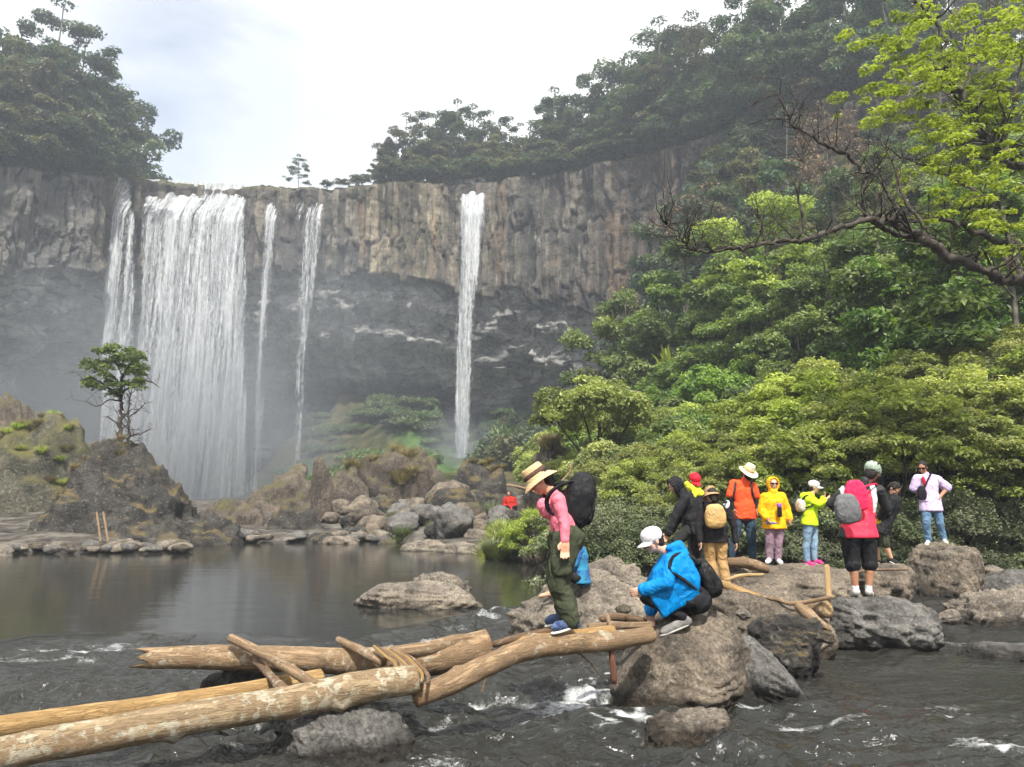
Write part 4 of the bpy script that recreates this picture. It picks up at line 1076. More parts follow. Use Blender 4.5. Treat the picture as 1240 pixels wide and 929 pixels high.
# 1 woman in pink, stepping along the logs, profile to the left
Y1 = 6.4
f = Fig(Y1, dict(head=(653, 582), neck=(668, 597), shL=(676, 606, -.13), shR=(670, 604, .15), elL=(684, 634, -.17), elR=(674, 633, .2), wrL=(684, 654, -.2), wrR=(680, 652, .2),
        hipL=(687, 650, -.09), hipR=(683, 650, .09), knL=(676, 706, -.1), knR=(674, 700, .12), anL=(692, 750, -.1), anR=(684, 742, .12), toL=(672, 760, -.17), toR=(664, 752, .08)),
        0.96, SK1, 'woman in a pink top and dark green cargo trousers stepping along the log bridge', fd=(-.78, -.05, -.62), up=(-.55, 0, .8), vox=.0075)
f.bf = V3((-1, -.2, 0)); f.body((.3, .3), side={'L': (-1, 0, 0), 'R': (-1, 0, 0)}); f.hair(long=.05)
f.top('top', cloth('cloth_pink', (0.72, 0.19, 0.25), .75, (0.66, 0.16, 0.22), 8), 1.0, .006, -.01, -.01, .004, 0.002, extra=lambda pr: (pr.cone(P(659, 612, Y1 - .06), .062, P(663, 618, Y1 - .05), .07), pr.cone(P(659, 612, Y1 + .08), .062, P(663, 618, Y1 + .07), .07)))
def _cargo(pr): pass
f.pants('trousers', cloth('cloth_dark_green', (0.036, 0.043, 0.026), .85, (0.055, 0.062, 0.038), 7), 1.0, .028, .016, .012, .03)
for (a, b) in ((684, 684),):
    pr = Prims(); c0 = V3(P(680, 684, Y1 - .185)); pr.ell(c0, (.95, 0, .1), (0, 1, 0), (-.1, 0, 1), (.075, .022, .085), 5); blob(pr, 'cargo_pocket', M['cloth_dark_green'], f.root, .008, 1, .006, 12)
f.shoes(cloth('shoe_blue', (0.02, 0.035, 0.10), .6, (0.10, 0.14, 0.24), 16), cloth('sole_white', (0.7, 0.68, 0.62), .7))
n = NT('straw_banded'); v = n.coord('Object'); sz = n.n('ShaderNodeSeparateXYZ', inp={0: v}).outputs[2]
wv = n.n('ShaderNodeTexWave', inp={'Vector': v, 'Scale': 26.0, 'Distortion': 1.5, 'Detail': 2}, wave_type='BANDS', bands_direction='Z').outputs[1]
n.principled(**{'Base Color': n.mix(n.ramp(wv, [(.35, 0), (.65, 1)]), (0.62, 0.47, 0.27), (0.36, 0.22, 0.11)), 'Roughness': .8, 'Normal': n.bump(n.noise(v, 120, 2), .5, .003)})
M['straw_banded'] = n.m
f.brimhat(M['straw_banded'], cloth('band_brown', (0.10, 0.06, 0.04)), .148, .10, -.05, .055, .86, .045)
pinkc = V3(P(701, 605, Y1 + .0))
backpack(pinkc, (0, 1, .0), (.28, 0, 1), (.30, .46, .25), cloth('nylon_black', (0.010, 0.010, 0.012), .55, (0.018, 0.018, 0.02)), 'black backpack on the back of the woman in pink', pocket=cloth('nylon_black2', (0.016, 0.016, 0.018), .6),
         straps=[[P(694, 583, Y1 - .10), P(680, 587, Y1 - .13), P(668, 595, Y1 - .185), P(662, 606, Y1 - .17), P(665, 618, Y1 - .13), P(678, 626, Y1 - .10), P(698, 628, Y1 - .08)], [P(694, 583, Y1 + .12), P(672, 587, Y1 + .18), P(660, 602, Y1 + .18), P(672, 622, Y1 + .16)]])
# 2 child sitting behind her
Y2 = 9.6
f = Fig(Y2, dict(head=(699, 650), neck=(702, 662), shL=(701, 667, -.1), shR=(705, 667, .1), elL=(696, 684, -.13), elR=(700, 684, .13), wrL=(684, 690, -.12), wrR=(688, 690, .12),
        hipL=(704, 702, -.07), hipR=(706, 702, .07), knL=(680, 694, -.09), knR=(684, 692, .09), anL=(667, 716, -.09), anR=(672, 714, .09), toL=(654, 722, -.1), toR=(660, 720, .08)),
        0.72, SK1, 'child in a blue top sitting on the tan rock behind the woman in pink', fd=(-1, 0, -.1))
f.bf = V3((-1, 0, 0)); f.body(); f.hair()
f.top('top', cloth('cloth_blue_top', (0.05, 0.09, 0.30), .8, (0.03, 0.22, 0.34), 5), 1.0); f.pants('trousers', BLACKC, .75)
f.cap(cloth('cloth_pale_pink', (0.7, 0.45, 0.45)))
# 3 crouching woman in blue
Y3 = 7.15
f = Fig(Y3, dict(head=(790, 655), neck=(808, 668), shL=(812, 680, -.14), shR=(808, 676, .15), elL=(808, 706, -.23), elR=(792, 704, .2), wrL=(780, 714, -.17), wrR=(788, 738, .12),
        hipL=(843, 726, -.09), hipR=(845, 726, .09), knL=(783, 723, -.13), knR=(786, 722, .16), anL=(828, 748, -.11), anR=(832, 746, .13), toL=(803, 765, -.14), toR=(808, 762, .14)),
        0.94, SK3, 'woman in a bright blue jacket and white cap crouching on the smooth boulder', fd=(-.9, -.28, -.33), up=(-.25, 0, .97), vox=.0075)
f.bf = V3((-1, -.1, 0)); f.body((.5, .5), hdir={'R': (0, 0, -1)}, side={'L': (0, 0, -1), 'R': (-1, 0, 0)}); f.hair(); f.eyes()
def _jk(pr):
    for d0, d1 in ((-.14, -.02), (.02, .15)):
        pr.hull([(P(810, 680, Y3 + d0), .06), (P(810, 680, Y3 + d1), .06), (P(826, 676, Y3 + d0 * .8), .065), (P(826, 676, Y3 + d1 * .8), .065), (P(838, 700, Y3 + d0), .07), (P(838, 700, Y3 + d1), .07),
                 (P(845, 720, Y3 + d0 * 1.1), .02), (P(845, 720, Y3 + d1 * 1.1), .02), (P(804, 746, Y3 + d0 * 1.3), .012), (P(804, 746, Y3 + d1 * 1.3), .012), (P(788, 722, Y3 + d0 * 1.3), .012), (P(788, 722, Y3 + d1 * 1.3), .012), (P(797, 695, Y3 + d0), .05), (P(797, 695, Y3 + d1), .05)])
    pr.cone(f.J['shL'], .07, f.J['shR'], .07); pr.cone(P(812, 668, Y3), .062, P(822, 672, Y3), .085)
    pr.hull([(P(822, 660, Y3 - .07), .035), (P(822, 660, Y3 + .09), .035), (P(830, 672, Y3 - .07), .03), (P(830, 672, Y3 + .09), .03), (P(808, 664, Y3 - .07), .02), (P(808, 664, Y3 + .08), .02)])
f.top('jacket', cloth('cloth_bright_blue', (0.002, 0.21, 0.55), .5, (0.002, 0.16, 0.44), 6), 1.0, .020, .03, .02, .010, .012, skirt=None, extra=_jk)
f.pants('trousers', BLACKC, .98, .012, .004, .0, .03)
f.shoes(cloth('shoe_grey', (0.12, 0.115, 0.11), .7, (0.22, 0.21, 0.2), 12), cloth('sole_pale', (0.42, 0.40, 0.37), .7))
f.cap(cloth('cloth_white', (0.62, 0.62, 0.63), .7, (0.58, 0.58, 0.6)), .05)
backpack(V3(P(856, 700, Y3 + .02)), (0, 1, 0), (-.42, 0, 1), (.27, .36, .17), cloth('leather_black', (0.010, 0.010, 0.011), .35, (0.02, 0.02, 0.02)), 'shiny black backpack on the back of the crouching woman',
         straps=[[P(848, 684, Y3 - .08), P(830, 670, Y3 - .10), P(815, 674, Y3 - .2), P(812, 690, Y3 - .235), P(828, 702, Y3 - .22), P(842, 712, Y3 - .19), P(852, 718, Y3 - .1)]])
# 4 person in black hood, stooping
Y4 = 11.9
f = Fig(Y4, dict(head=(817, 588), neck=(826, 598), shL=(829, 605, -.15), shR=(834, 602, .16), elL=(817, 628, -.2), elR=(822, 624, .2), wrL=(809, 645, -.2), wrR=(812, 642, .16),
        hipL=(840, 638, -.08), hipR=(843, 638, .08), knL=(819, 655, -.12), knR=(841, 662, .1), anL=(822, 688, -.12), anR=(852, 687, .1), toL=(808, 692, -.14), toR=(840, 692, .08)),
        0.98, SK1, 'hiker in a black hooded jacket stooping to the left, back of the crossing group', fd=(-.85, -.1, -.5), up=(-.5, 0, .85))
f.bf = V3((-1, 0, 0)); f.body(); f.top('jacket', BLACKC, 1.0, .03, .08, .02, .012); f.hoodup(BLACKC, 1.05)
f.pants('trousers', cloth('cloth_charcoal', (0.025, 0.027, 0.024)), 1.0, .016, .01); f.shoes(cloth('shoe_black', (0.02, 0.02, 0.02)), M['sole_pale'])
# 5 red cap behind
Y5 = 12.7
f = Fig(Y5, dict(head=(841, 582), neck=(842, 594), shL=(853, 602, -.02), shR=(832, 601, .02), elL=(857, 622), elR=(829, 622), wrL=(855, 640, -.06), wrR=(830, 640, -.06),
        hipL=(848, 636), hipR=(838, 636), knL=(849, 660), knR=(838, 660), anL=(849, 684), anR=(838, 684), toL=(849, 688, -.2), toR=(838, 688, -.2)),
        0.92, SK1, 'hiker with a red cap and yellow scarf behind the black hooded hiker', fd=(.35, -.9, -.35))
f.body(); f.hair(); f.top('jacket', cloth('cloth_black_b', (0.018, 0.018, 0.022)), 1.0, .02, .05); f.pants('trousers', M['cloth_charcoal']); f.shoes(M['shoe_black'])
f.cap(cloth('cloth_red', (0.72, 0.02, 0.04), .7), .25)
pr = Prims(); pr.cone(P(836, 590, Y5 - .03), .05, P(848, 598, Y5 - .05), .06); pr.cone(P(845, 594, Y5 - .04), .06, P(840, 600, Y5 - .07), .05); pr.cone(P(832, 586, Y5), .04, P(836, 592, Y5), .05)
blob(pr, 'scarf', cloth('cloth_yellow_scarf', (0.75, 0.75, 0.05)), f.root, .009, 2, .008, 16)
# 6 khaki trousers, bucket hat, tan pack, seen from behind
Y6 = 11.2
f = Fig(Y6, dict(head=(861, 600), neck=(864, 609), shL=(850, 616, -.0), shR=(880, 617, 0), elL=(846, 637, -.03), elR=(889, 637, -.03), wrL=(848, 654, -.05), wrR=(891, 655, -.05),
        hipL=(860, 651), hipR=(873, 651), knL=(860, 678, .04), knR=(874, 678, .02), anL=(866, 704, .02), anR=(880, 706, -.02), toL=(863, 708, .2), toR=(883, 709, .18)),
        0.90, SK1, 'hiker in khaki trousers and a tan bucket hat seen from behind', fd=(-.2, .9, -.35))
f.bf = V3((0, 1, 0)); f.body(side={'L': (0, 1, 0), 'R': (0, 1, 0)}); f.hair(long=.10)
f.top('jacket', cloth('cloth_black_c', (0.02, 0.018, 0.02)), 1.0, .016, .03); f.pants('trousers', cloth('cloth_khaki', (0.42, 0.27, 0.12), .85, (0.36, 0.22, 0.09), 7), 1.0, .022, .010)
f.shoes(M['sole_white'])
pr = Prims(); pr.ell(P(879, 613, Y6 - .0), (1, 0, -.4), (0, 1, 0), (.4, 0, 1), (.045, .07, .085)); blob(pr, 'shoulder_patch', M['cloth_white'], f.root, .009, 1)
f.brimhat(cloth('cloth_tan_hat', (0.42, 0.26, 0.14)), None, .145, .098, .1, .06, .9, .03, name='bucket_hat')
backpack(V3(P(866, 625, Y6 - .20)), (1, 0, .05), (.05, 0, 1), (.29, .34, .15), cloth('cloth_tan_pack', (0.52, 0.34, 0.14), .7, (0.46, 0.29, 0.11)), 'tan backpack with a rounded flap on the hiker in khaki', flap=cloth('cloth_tan_flap', (0.58, 0.39, 0.17)), pocket=False,
         straps=[[P(856, 608, Y6 - .15), P(852, 608, Y6 - .05), P(852, 622, Y6 + .1)], [P(877, 609, Y6 - .15), P(880, 608, Y6 - .05), P(880, 622, Y6 + .1)]], strapm=BLACKC)
# 7 man in orange
Y7 = 13.2
f = Fig(Y7, dict(head=(905, 573), neck=(901, 582), shL=(912, 589, .05), shR=(888, 586, -.02), elL=(916, 604, .06), elR=(884, 603, -.04), wrL=(916, 616, -.02), wrR=(888, 616, -.08),
        hipL=(907, 624), hipR=(894, 624), knL=(910, 650, -.02), knR=(891, 648, -.05), anL=(912, 676, 0), anR=(886, 673, 0), toL=(919, 681, -.15), toR=(882, 680, -.2)),
        1.0, SK2, 'man in an orange polo shirt, dark jeans and a pale brimmed hat', fd=(.25, -.8, -.55), up=(.1, -.3, .95))
f.body(); f.hair(); f.top('polo_shirt', cloth('cloth_orange', (0.82, 0.10, 0.03), .8, (0.74, 0.08, 0.025), 7), .38, .016, .02, .005, .007, .012)
f.sleeves('arm_sleeve', BLACKC, .5, 1.0)
f.pants('jeans', cloth('denim_dark', (0.025, 0.045, 0.075), .85, (0.045, 0.075, 0.11), 5), 1.0, .014, .009); f.shoes(M['shoe_black'], M['sole_white'])
pr = Prims(); f2_ = f.J['head'] + f.fd * .04 - f.up * .035; pr.ell(f2_, f.sd, f.fd, f.hu, (.07, .07, .06)); blob(pr, 'face_mask', BLACKC, f.root, .008, 1)
f.brimhat(cloth('straw_pale', (0.72, 0.62, 0.42), .8, (0.62, 0.52, 0.34), 60), cloth('band_tan', (0.55, 0.40, 0.20)), .175, .115, .0, .02, .78, .055, tiltside=-.15, top_dent=.02)
for (a, b) in ((893, 887), (909, 914)):
    pass
backpack(V3(P(899, 600, Y7 + .20)), (-1, 0, 0), (0, 0, 1), (.30, .42, .16), cloth('nylon_grey', (0.04, 0.04, 0.045)), 'dark backpack behind the man in orange, straps over his shoulders', pocket=False,
         straps=[[P(893, 582, Y7 + .12), P(891, 583, Y7 - .06), P(890, 593, Y7 - .15), P(887, 606, Y7 - .10), P(886, 610, Y7 + .1)], [P(908, 583, Y7 + .14), P(910, 585, Y7 - .03), P(911, 594, Y7 - .11), P(914, 606, Y7 - .04), P(914, 610, Y7 + .1)]])
# 8 yellow rain jacket
Y8 = 12.7
f = Fig(Y8, dict(head=(936, 586), neck=(936, 596), shL=(946, 602, 0), shR=(926, 602, 0), elL=(953, 617), elR=(922, 617), wrL=(955, 627, -.05), wrR=(928, 627, -.1),
        hipL=(942, 634), hipR=(933, 634), knL=(943, 655, -.02), knR=(932, 655, -.02), anL=(942, 676), anR=(932, 675), toL=(946, 682, -.14), toR=(929, 681, -.15)),
        0.88, SK3, 'hiker in a yellow hooded rain jacket and mauve trousers facing the camera', fd=(.02, -1, -.08))
f.body(); f.eyes(glasses=True)
YEL = cloth('cloth_yellow', (0.85, 0.42, 0.01), .6, (0.80, 0.37, 0.01), 7)
f.top('jacket', YEL, 1.0, .032, .05, .02, .010, .01); f.hoodup(YEL, 1.02)
f.pants('trousers', cloth('cloth_mauve', (0.20, 0.13, 0.17), .85, (0.26, 0.18, 0.22), 8), 1.0, .020, .009); f.shoes(cloth('shoe_white', (0.75, 0.75, 0.74), .7), None)
pr = Prims(); pr.cone(V3(P(929, 633, Y8 - .12)), .02, V3(P(939, 634, Y8 - .13)), .02); blob(pr, 'waist_band', cloth('cloth_blue_band', (0.04, 0.12, 0.45)), f.root, .008, 1)
r_ = empty('bottle', P(944, 626, Y8 - .2)); tag(r_, 'black bottle with a purple cap on the front of the yellow jacket', 'bottle')
pr = Prims(); pr.ell(P(944, 620, Y8 - .2), (1, 0, 0), (0, 1, 0), (0, 0, 1), (.034, .034, .085), 5); blob(pr, 'bottle_body', cloth('bottle_black', (0.015, 0.015, 0.018), .3), r_, .006, 1)
pr = Prims(); pr.ell(P(943.5, 612, Y8 - .2), (1, 0, 0), (0, 1, 0), (0, 0, 1), (.036, .034, .032), 4); blob(pr, 'bottle_cap', cloth('bottle_purple', (0.28, 0.10, 0.50), .4), r_, .006, 1)
# 9 lime jacket child
Y9 = 12.7
f = Fig(Y9, dict(head=(986, 590), neck=(982, 600), shL=(986, 607, .08), shR=(979, 605, -.1), elL=(994, 612, .08), elR=(990, 611, -.14), wrL=(997, 604, .02), wrR=(998, 606, -.1),
        hipL=(982, 633, .07), hipR=(979, 633, -.06), knL=(986, 655, .05), knR=(977, 655, -.05), anL=(986, 677, .05), anR=(977, 678, -.05), toL=(995, 682, -.04), toR=(985, 685, -.14)),
        0.84, SK3, 'child in a lime green hooded top, jeans and pink shoes facing right', fd=(.95, -.25, -.1))
f.bf = V3((1, -.2, 0)); f.body(side={'L': (0, -1, 0), 'R': (0, -1, 0)}); f.hair(long=.02); f.eyes()
f.top('hooded_top', cloth('cloth_lime', (0.50, 0.72, 0.02), .7, (0.45, 0.66, 0.02), 7), 1.0, .022, .0, .01, .009, extra=lambda pr: pr.cone(P(973, 601, Y9), .06, P(980, 601, Y9 - .03), .07))
f.pants('jeans', cloth('denim_light', (0.13, 0.22, 0.32), .85, (0.24, 0.34, 0.44), 6), 1.0, .016, .008); f.shoes(cloth('shoe_pink', (0.75, 0.04, 0.20), .6), cloth('sole_pinkwhite', (0.7, 0.5, 0.55)))
f.cap(M['cloth_white'], 0)
backpack(V3(P(969.5, 612, Y9 - .02)), (0, -1, 0), (0, 0, 1), (.22, .21, .12), cloth('cloth_cream', (0.62, 0.58, 0.47)), 'small cream bag on the back of the child in lime green', name='shoulder_bag', pocket=False,
         straps=[[P(971, 606, Y9 - .08), P(977, 600, Y9 - .12), P(985, 606, Y9 - .15), P(984, 612, Y9 - .15), P(974, 615, Y9 - .1)]], strapm=BLACKC)
# 10 man with helmet from behind
Y10 = 9.75
f = Fig(Y10, dict(head=(1056, 573, .02), neck=(1048, 583), shL=(1024, 594, 0), shR=(1064, 594, .03), elL=(1006, 610, .10), elR=(1073, 615, .1), wrL=(1020, 622, .25), wrR=(1066, 625, .26),
        hipL=(1029, 647), hipR=(1049, 647), knL=(1032, 682, .02), knR=(1053, 682, .02), anL=(1036, 713), anR=(1052, 713), toL=(1034, 720, .17), toR=(1054, 720, .17)),
        1.0, SK2, 'man in a pale green bicycle helmet and black shorts, seen from behind', fd=(.55, .75, -.4), up=(.25, .1, .95), vox=.008)
f.bf = V3((0, 1, 0)); f.body(side={'L': (0, 1, 0), 'R': (0, 1, 0)}); f.hair()
n = NT('jersey'); v = n.coord('Object'); sx = n.n('ShaderNodeSeparateXYZ', inp={0: v})
xx = n.math('ADD', sx.outputs[0], 0.5)
side_black = n.ramp(xx, [(0.29, 1), (0.30, 0), (0.73, 0), (0.74, 1)])
white_m = n.math('MULTIPLY', n.ramp(xx, [(0.33, 1), (0.34, 0), (0.655, 0), (0.665, 1)]), n.ramp(n.math('SUBTRACT', sx.outputs[2], .2), [(.80, 0), (.82, 1)]))
yoke = n.mix(n.ramp(n.math('SUBTRACT', sx.outputs[2], .5), [(.78, 0), (.79, 1)]), (0.75, 0.02, 0.06), (0.012, 0.012, 0.014))
cj = n.mix(side_black, n.mix(white_m, yoke, (0.6, 0.6, 0.6)), (0.012, 0.012, 0.014))
n.principled(**{'Base Color': cj, 'Roughness': .7, 'Normal': n.bump(n.noise(v, 200, 2), .2, .002)}); M['jersey'] = n.m
f.top('jersey', M['jersey'], 1.0, .016, .0, .034, .007, .0)
f.pants('shorts', BLACKC, .54, .034, .010, .02, .03)
f.shoes(cloth('shoe_light_grey', (0.5, 0.49, 0.46)), None)
for a in 'LR':
    pr = Prims(); A_, K_ = f.J['an' + a], f.J['kn' + a]; pr.cone(A_, .043, A_ + (K_ - A_) * .12, .041); blob(pr, 'sock', M['cloth_white'], f.root, .008, 1)
# helmet with vents
pr = Prims(); c = f.J['head']; k = 1.0
hu = nrm(f.hu + f.fd * .12); hf = nrm(f.fd - hu * np.dot(f.fd, hu)); hs = np.cross(hf, hu)
pr.ell(c + hu * .052 - hf * .004, hs, hf, hu, (.098, .142, .094), 2.2); pr.cone(c + hu * .045 + hf * .12 - hs * .05, .02, c + hu * .045 + hf * .12 + hs * .05, .02)
hel = blob(pr, 'helmet', cloth('helmet_green', (0.33, 0.42, 0.33), .35), f.root, .006, 1)
for q in (-.068, -.025, .025, .068):
    for t0, t1 in ((-1.25, -.75), (-.5, .0), (.25, .8)):
        pts_ = [c + hf * (.1385 * math.sin(t)) * math.sqrt(1 - (q / .11) ** 2) + hu * (.052 + .092 * math.cos(t) * math.sqrt(1 - (q / .105) ** 2)) + hs * q for t in np.linspace(t0, t1, 5)]
        vb = blob(Prims().chain(pts_, [.009, .012, .013, .012, .009]), 'vent', HAIR, None, .005, 0); reparent(vb, hel, f.root)
for q in (-1, 1):
    pts_ = [c + hs * q * .088 + hu * .02 - hf * .03, c + hs * q * .075 - hu * .06 + hf * .01, c + hs * q * .02 - hu * .125 + hf * .05]
    vb = blob(Prims().chain(pts_, [.007, .007, .007]), 'chin_strap', HAIR, None, .005, 0); reparent(vb, hel, f.root)
bp = backpack(V3(P(1037, 600, Y10 - .19)), (1, 0, .12), (-.12, 0, 1), (.27, .38, .10), cloth('nylon_crimson', (0.80, 0.03, 0.10), .6, (0.72, 0.02, 0.08)), 'slim red backpack on the man with the helmet', pocket=False,
         straps=[[P(1028, 586, Y10 - .2), P(1027, 584, Y10 - .05), P(1026, 590, Y10 + .12), P(1026, 606, Y10 + .15)], [P(1046, 590, Y10 - .2), P(1060, 586, Y10 - .08), P(1062, 592, Y10 + .1), P(1058, 606, Y10 + .16)]])
backpack(V3(P(1026, 616, Y10 - .33)), (1, 0, .1), (-.1, 0, 1), (.30, .36, .15), cloth('nylon_mid_grey', (0.11, 0.11, 0.115), .7, (0.14, 0.14, 0.145)), 'grey pouch hanging on the slim red backpack', name='pouch', pocket=False)
r_ = tag(blob(Prims().ell(P(1061, 632, Y10 + .32), (1, 0, .3), (0, 1, 0), (-.3, 0, 1), (.055, .03, .03), 3), 'snack_packet', cloth('packet_yellow', (0.85, 0.55, 0.02)), None, .006, 1), 'small yellow packet in the right hand of the man with the helmet', 'packet')
# 11 person behind him
Y11 = 13.3
f = Fig(Y11, dict(head=(1083, 592), neck=(1082, 601), shL=(1086, 606, .14), shR=(1081, 607, -.15), elL=(1078, 622, .16), elR=(1073, 622, -.18), wrL=(1066, 628, .1), wrR=(1064, 626, -.12),
        hipL=(1069, 637, .08), hipR=(1067, 638, -.08), knL=(1060, 656, .1), knR=(1072, 658, -.1), anL=(1064, 679, .1), anR=(1079, 676, -.1), toL=(1076, 683, .1), toR=(1088, 683, -.14)),
        .95, SK1, 'stooping hiker in a black jacket and olive shorts behind the man with the helmet', fd=(.3, -.5, -.8), up=(.4, -.5, .7))
f.bf = V3((.5, -.8, 0)); f.body(); f.hair(long=.06); f.top('jacket', BLACKC, 1.0, .032, .05, .02, .012)
f.pants('shorts', cloth('cloth_olive', (0.05, 0.052, 0.035)), .56, .026, .008); f.shoes(M['shoe_black'], M['sole_white'])
# 12 man in lilac shirt
Y12 = 15.1
f = Fig(Y12, dict(head=(1117, 566), neck=(1121, 575), shL=(1134, 580, .05), shR=(1111, 579, -.02), elL=(1147, 591, .08), elR=(1108, 592, .02), wrL=(1138, 602, -.05), wrR=(1114, 602, -.02),
        hipL=(1132, 613), hipR=(1122, 613), knL=(1138, 633, -.04), knR=(1122, 633, -.05), anL=(1143, 652, 0), anR=(1124, 654, 0), toL=(1146, 658, -.16), toR=(1122, 660, -.2)),
        1.0, SK2, 'man in a lilac short-sleeved shirt and jeans standing on the upright boulder', fd=(-.6, -.7, -.35), up=(-.1, -.1, 1))
f.body(hdir={'L': (-1, -.3, -.2)}); f.hair(); f.eyes(glasses=True)
LIL = cloth('cloth_lilac', (0.55, 0.42, 0.66), .8, (0.62, 0.50, 0.70), 9)
f.top('shirt', LIL, .46, .024, .05, .012, .009, .022)
f.pants('jeans', cloth('denim_mid', (0.07, 0.14, 0.24), .85, (0.14, 0.23, 0.34), 6), 1.0, .014, .010); f.shoes(M['shoe_light_grey'], M['sole_white'])
pr = Prims(); pr.ell(P(1119, 583, Y12 - .125), (1, 0, .2), (0, 1, 0), (-.2, 0, 1), (.03, .03, .10), 2.4); blob(pr, 'undershirt', M['cloth_red'], f.root, .008, 1)
backpack(V3(P(1116, 597, Y12 - .22)), (1, 0, 0), (.05, 0, 1), (.17, .27, .08), cloth('nylon_black_c', (0.014, 0.014, 0.018)), 'black crossbody bag on the chest of the man in lilac', name='crossbody_bag', pocket=False,
         straps=[[P(1119, 590, Y12 - .23), P(1124, 580, Y12 - .2), P(1128, 573, Y12 - .05), P(1130, 577, Y12 + .12)], [P(1113, 601, Y12 - .2), P(1109, 603, Y12 - .1), P(1110, 606, Y12 + .1)]])
# 13 far small figure in red
Y13 = 31.0
f = Fig(Y13, dict(head=(616, 598), neck=(617, 602), shL=(623, 604, 0), shR=(612, 604, 0), elL=(625, 611), elR=(610, 611), wrL=(620, 616, -.2), wrR=(614, 616, -.2),
        hipL=(621, 617), hipR=(616, 617), knL=(624, 614, -.4), knR=(613, 614, -.4), anL=(623, 626, -.35), anR=(614, 626, -.35), toL=(624, 628, -.5), toR=(613, 628, -.5)),
        1.0, SK2, 'tiny far-off person in a red jacket sitting among the rocks', fd=(0, -1, -.1), vox=.014)
f.body(); f.hair(); f.top('jacket', cloth('cloth_red_far', (0.45, 0.03, 0.02)), 1.0, .02); f.pants('trousers', BLACKC, 1.0, .02); f.shoes(M['shoe_black'])

# how far the feet hang over what carries them (used while building)
if False:
    pass
# ------------------------------------------------------------------ vegetation
def leaf_mat(name, c1, c2, c3=None, trans=0.45, ovar=0.75):
    n = NT(name)
    t = n.attr('tint')
    oi = n.n('ShaderNodeObjectInfo').outputs['Random']
    col = n.ramp(t, [(0.0, c1), (0.55, c2), (1.0, c3 or c2)])
    hs = n.n('ShaderNodeHueSaturation', inp={'Hue': n.math('ADD', 0.5 - 0.02 * ovar * 1.4, n.math('MULTIPLY', oi, 0.04 * ovar)), 'Saturation': n.math('ADD', 1 - 0.22 * ovar, n.math('MULTIPLY', oi, 0.3 * ovar)),
            'Value': n.math('ADD', 1 - 0.35 * ovar, n.math('MULTIPLY', n.math('FRACT', n.math('MULTIPLY', oi, 7.3)), 0.7 * ovar)), 'Color': col})
    d = n.n('ShaderNodeBsdfDiffuse', inp={'Color': hs.outputs[0]})
    tr = n.n('ShaderNodeBsdfTranslucent', inp={'Color': n.mix(1.0, hs.outputs[0], (1.25, 1.35, 0.7), 'MULTIPLY')})
    gl = n.n('ShaderNodeBsdfGlossy', inp={'Color': (0.5, 0.5, 0.5, 1), 'Roughness': 0.5})
    m1 = n.n('ShaderNodeMixShader', inp={0: trans, 1: d.outputs[0], 2: tr.outputs[0]})
    m2 = n.n('ShaderNodeMixShader', inp={0: 0.05, 1: m1.outputs[0], 2: gl.outputs[0]})
    n.surf(m2.outputs[0]); return n.m
M['leaf_far'] = leaf_mat('leaves_blue_green', (0.034, 0.062, 0.037), (0.078, 0.121, 0.059), (0.155, 0.202, 0.093), 0.35)
M['leaf_olive'] = leaf_mat('leaves_olive', (0.053, 0.063, 0.027), (0.112, 0.123, 0.050), (0.210, 0.203, 0.083), 0.35)
M['leaf_mid'] = leaf_mat('leaves_mid_green', (0.054, 0.101, 0.027), (0.140, 0.218, 0.050), (0.302, 0.403, 0.095), 0.45)
M['leaf_mound'] = leaf_mat('leaves_yellow_green', (0.105, 0.150, 0.031), (0.281, 0.351, 0.079), (0.510, 0.562, 0.150), 0.45)
M['leaf_lime'] = leaf_mat('leaves_lime', (0.13, 0.17, 0.02), (0.27, 0.33, 0.035), (0.42, 0.46, 0.07), 0.5, 0.3)
M['leaf_bank'] = leaf_mat('leaves_bank_bush', (0.094, 0.125, 0.029), (0.250, 0.302, 0.062), (0.520, 0.562, 0.125), 0.45)
M['leaf_grey'] = leaf_mat('leaves_grey_green', (0.053, 0.072, 0.033), (0.128, 0.158, 0.075), (0.285, 0.300, 0.180), 0.3)
M['leaf_dry'] = leaf_mat('leaves_dry', (0.091, 0.065, 0.039), (0.182, 0.130, 0.078), (0.338, 0.260, 0.156), 0.2)
M['leaf_grass'] = leaf_mat('leaves_grassy_slope', (0.068, 0.115, 0.041), (0.135, 0.203, 0.068), (0.216, 0.284, 0.108), 0.3)
M['straw'] = leaf_mat('dried_grass', (0.12, 0.09, 0.045), (0.26, 0.21, 0.11), (0.42, 0.36, 0.21), 0.2)
M['bark'] = simple_mat('bark_grey_brown', (0.06, 0.052, 0.042), 0.9, (0.15, 0.135, 0.11), 3.0, 0.6, 0.02, 12)
M['bark_dark'] = simple_mat('bark_dark', (0.024, 0.019, 0.015), 0.9, (0.08, 0.068, 0.056), 9.0, 0.7, 0.01, 40)

def leaves(cent, size, rs_, up=0.4, slim=0.5, out=None):
    """diamond leaf faces at the points cent"""
    N = len(cent)
    nrm = rs_.normal(size=(N, 3)); nrm[:, 2] = np.abs(nrm[:, 2]) + up
    if out is not None: nrm += out * 0.8
    nrm /= np.linalg.norm(nrm, axis=1)[:, None]
    a = rs_.normal(size=(N, 3)); a -= nrm * (a * nrm).sum(1)[:, None]; a /= np.linalg.norm(a, axis=1)[:, None]
    b = np.cross(nrm, a)
    s_ = size * rs_.uniform(0.6, 1.3, N)[:, None]
    droop = nrm * s_ * 0.22
    v = np.stack([cent - a * s_ - droop, cent + b * s_ * slim, cent + a * s_ - droop, cent - b * s_ * slim], 1).reshape(-1, 3)
    f = np.arange(4 * N).reshape(-1, 4)
    return v, f

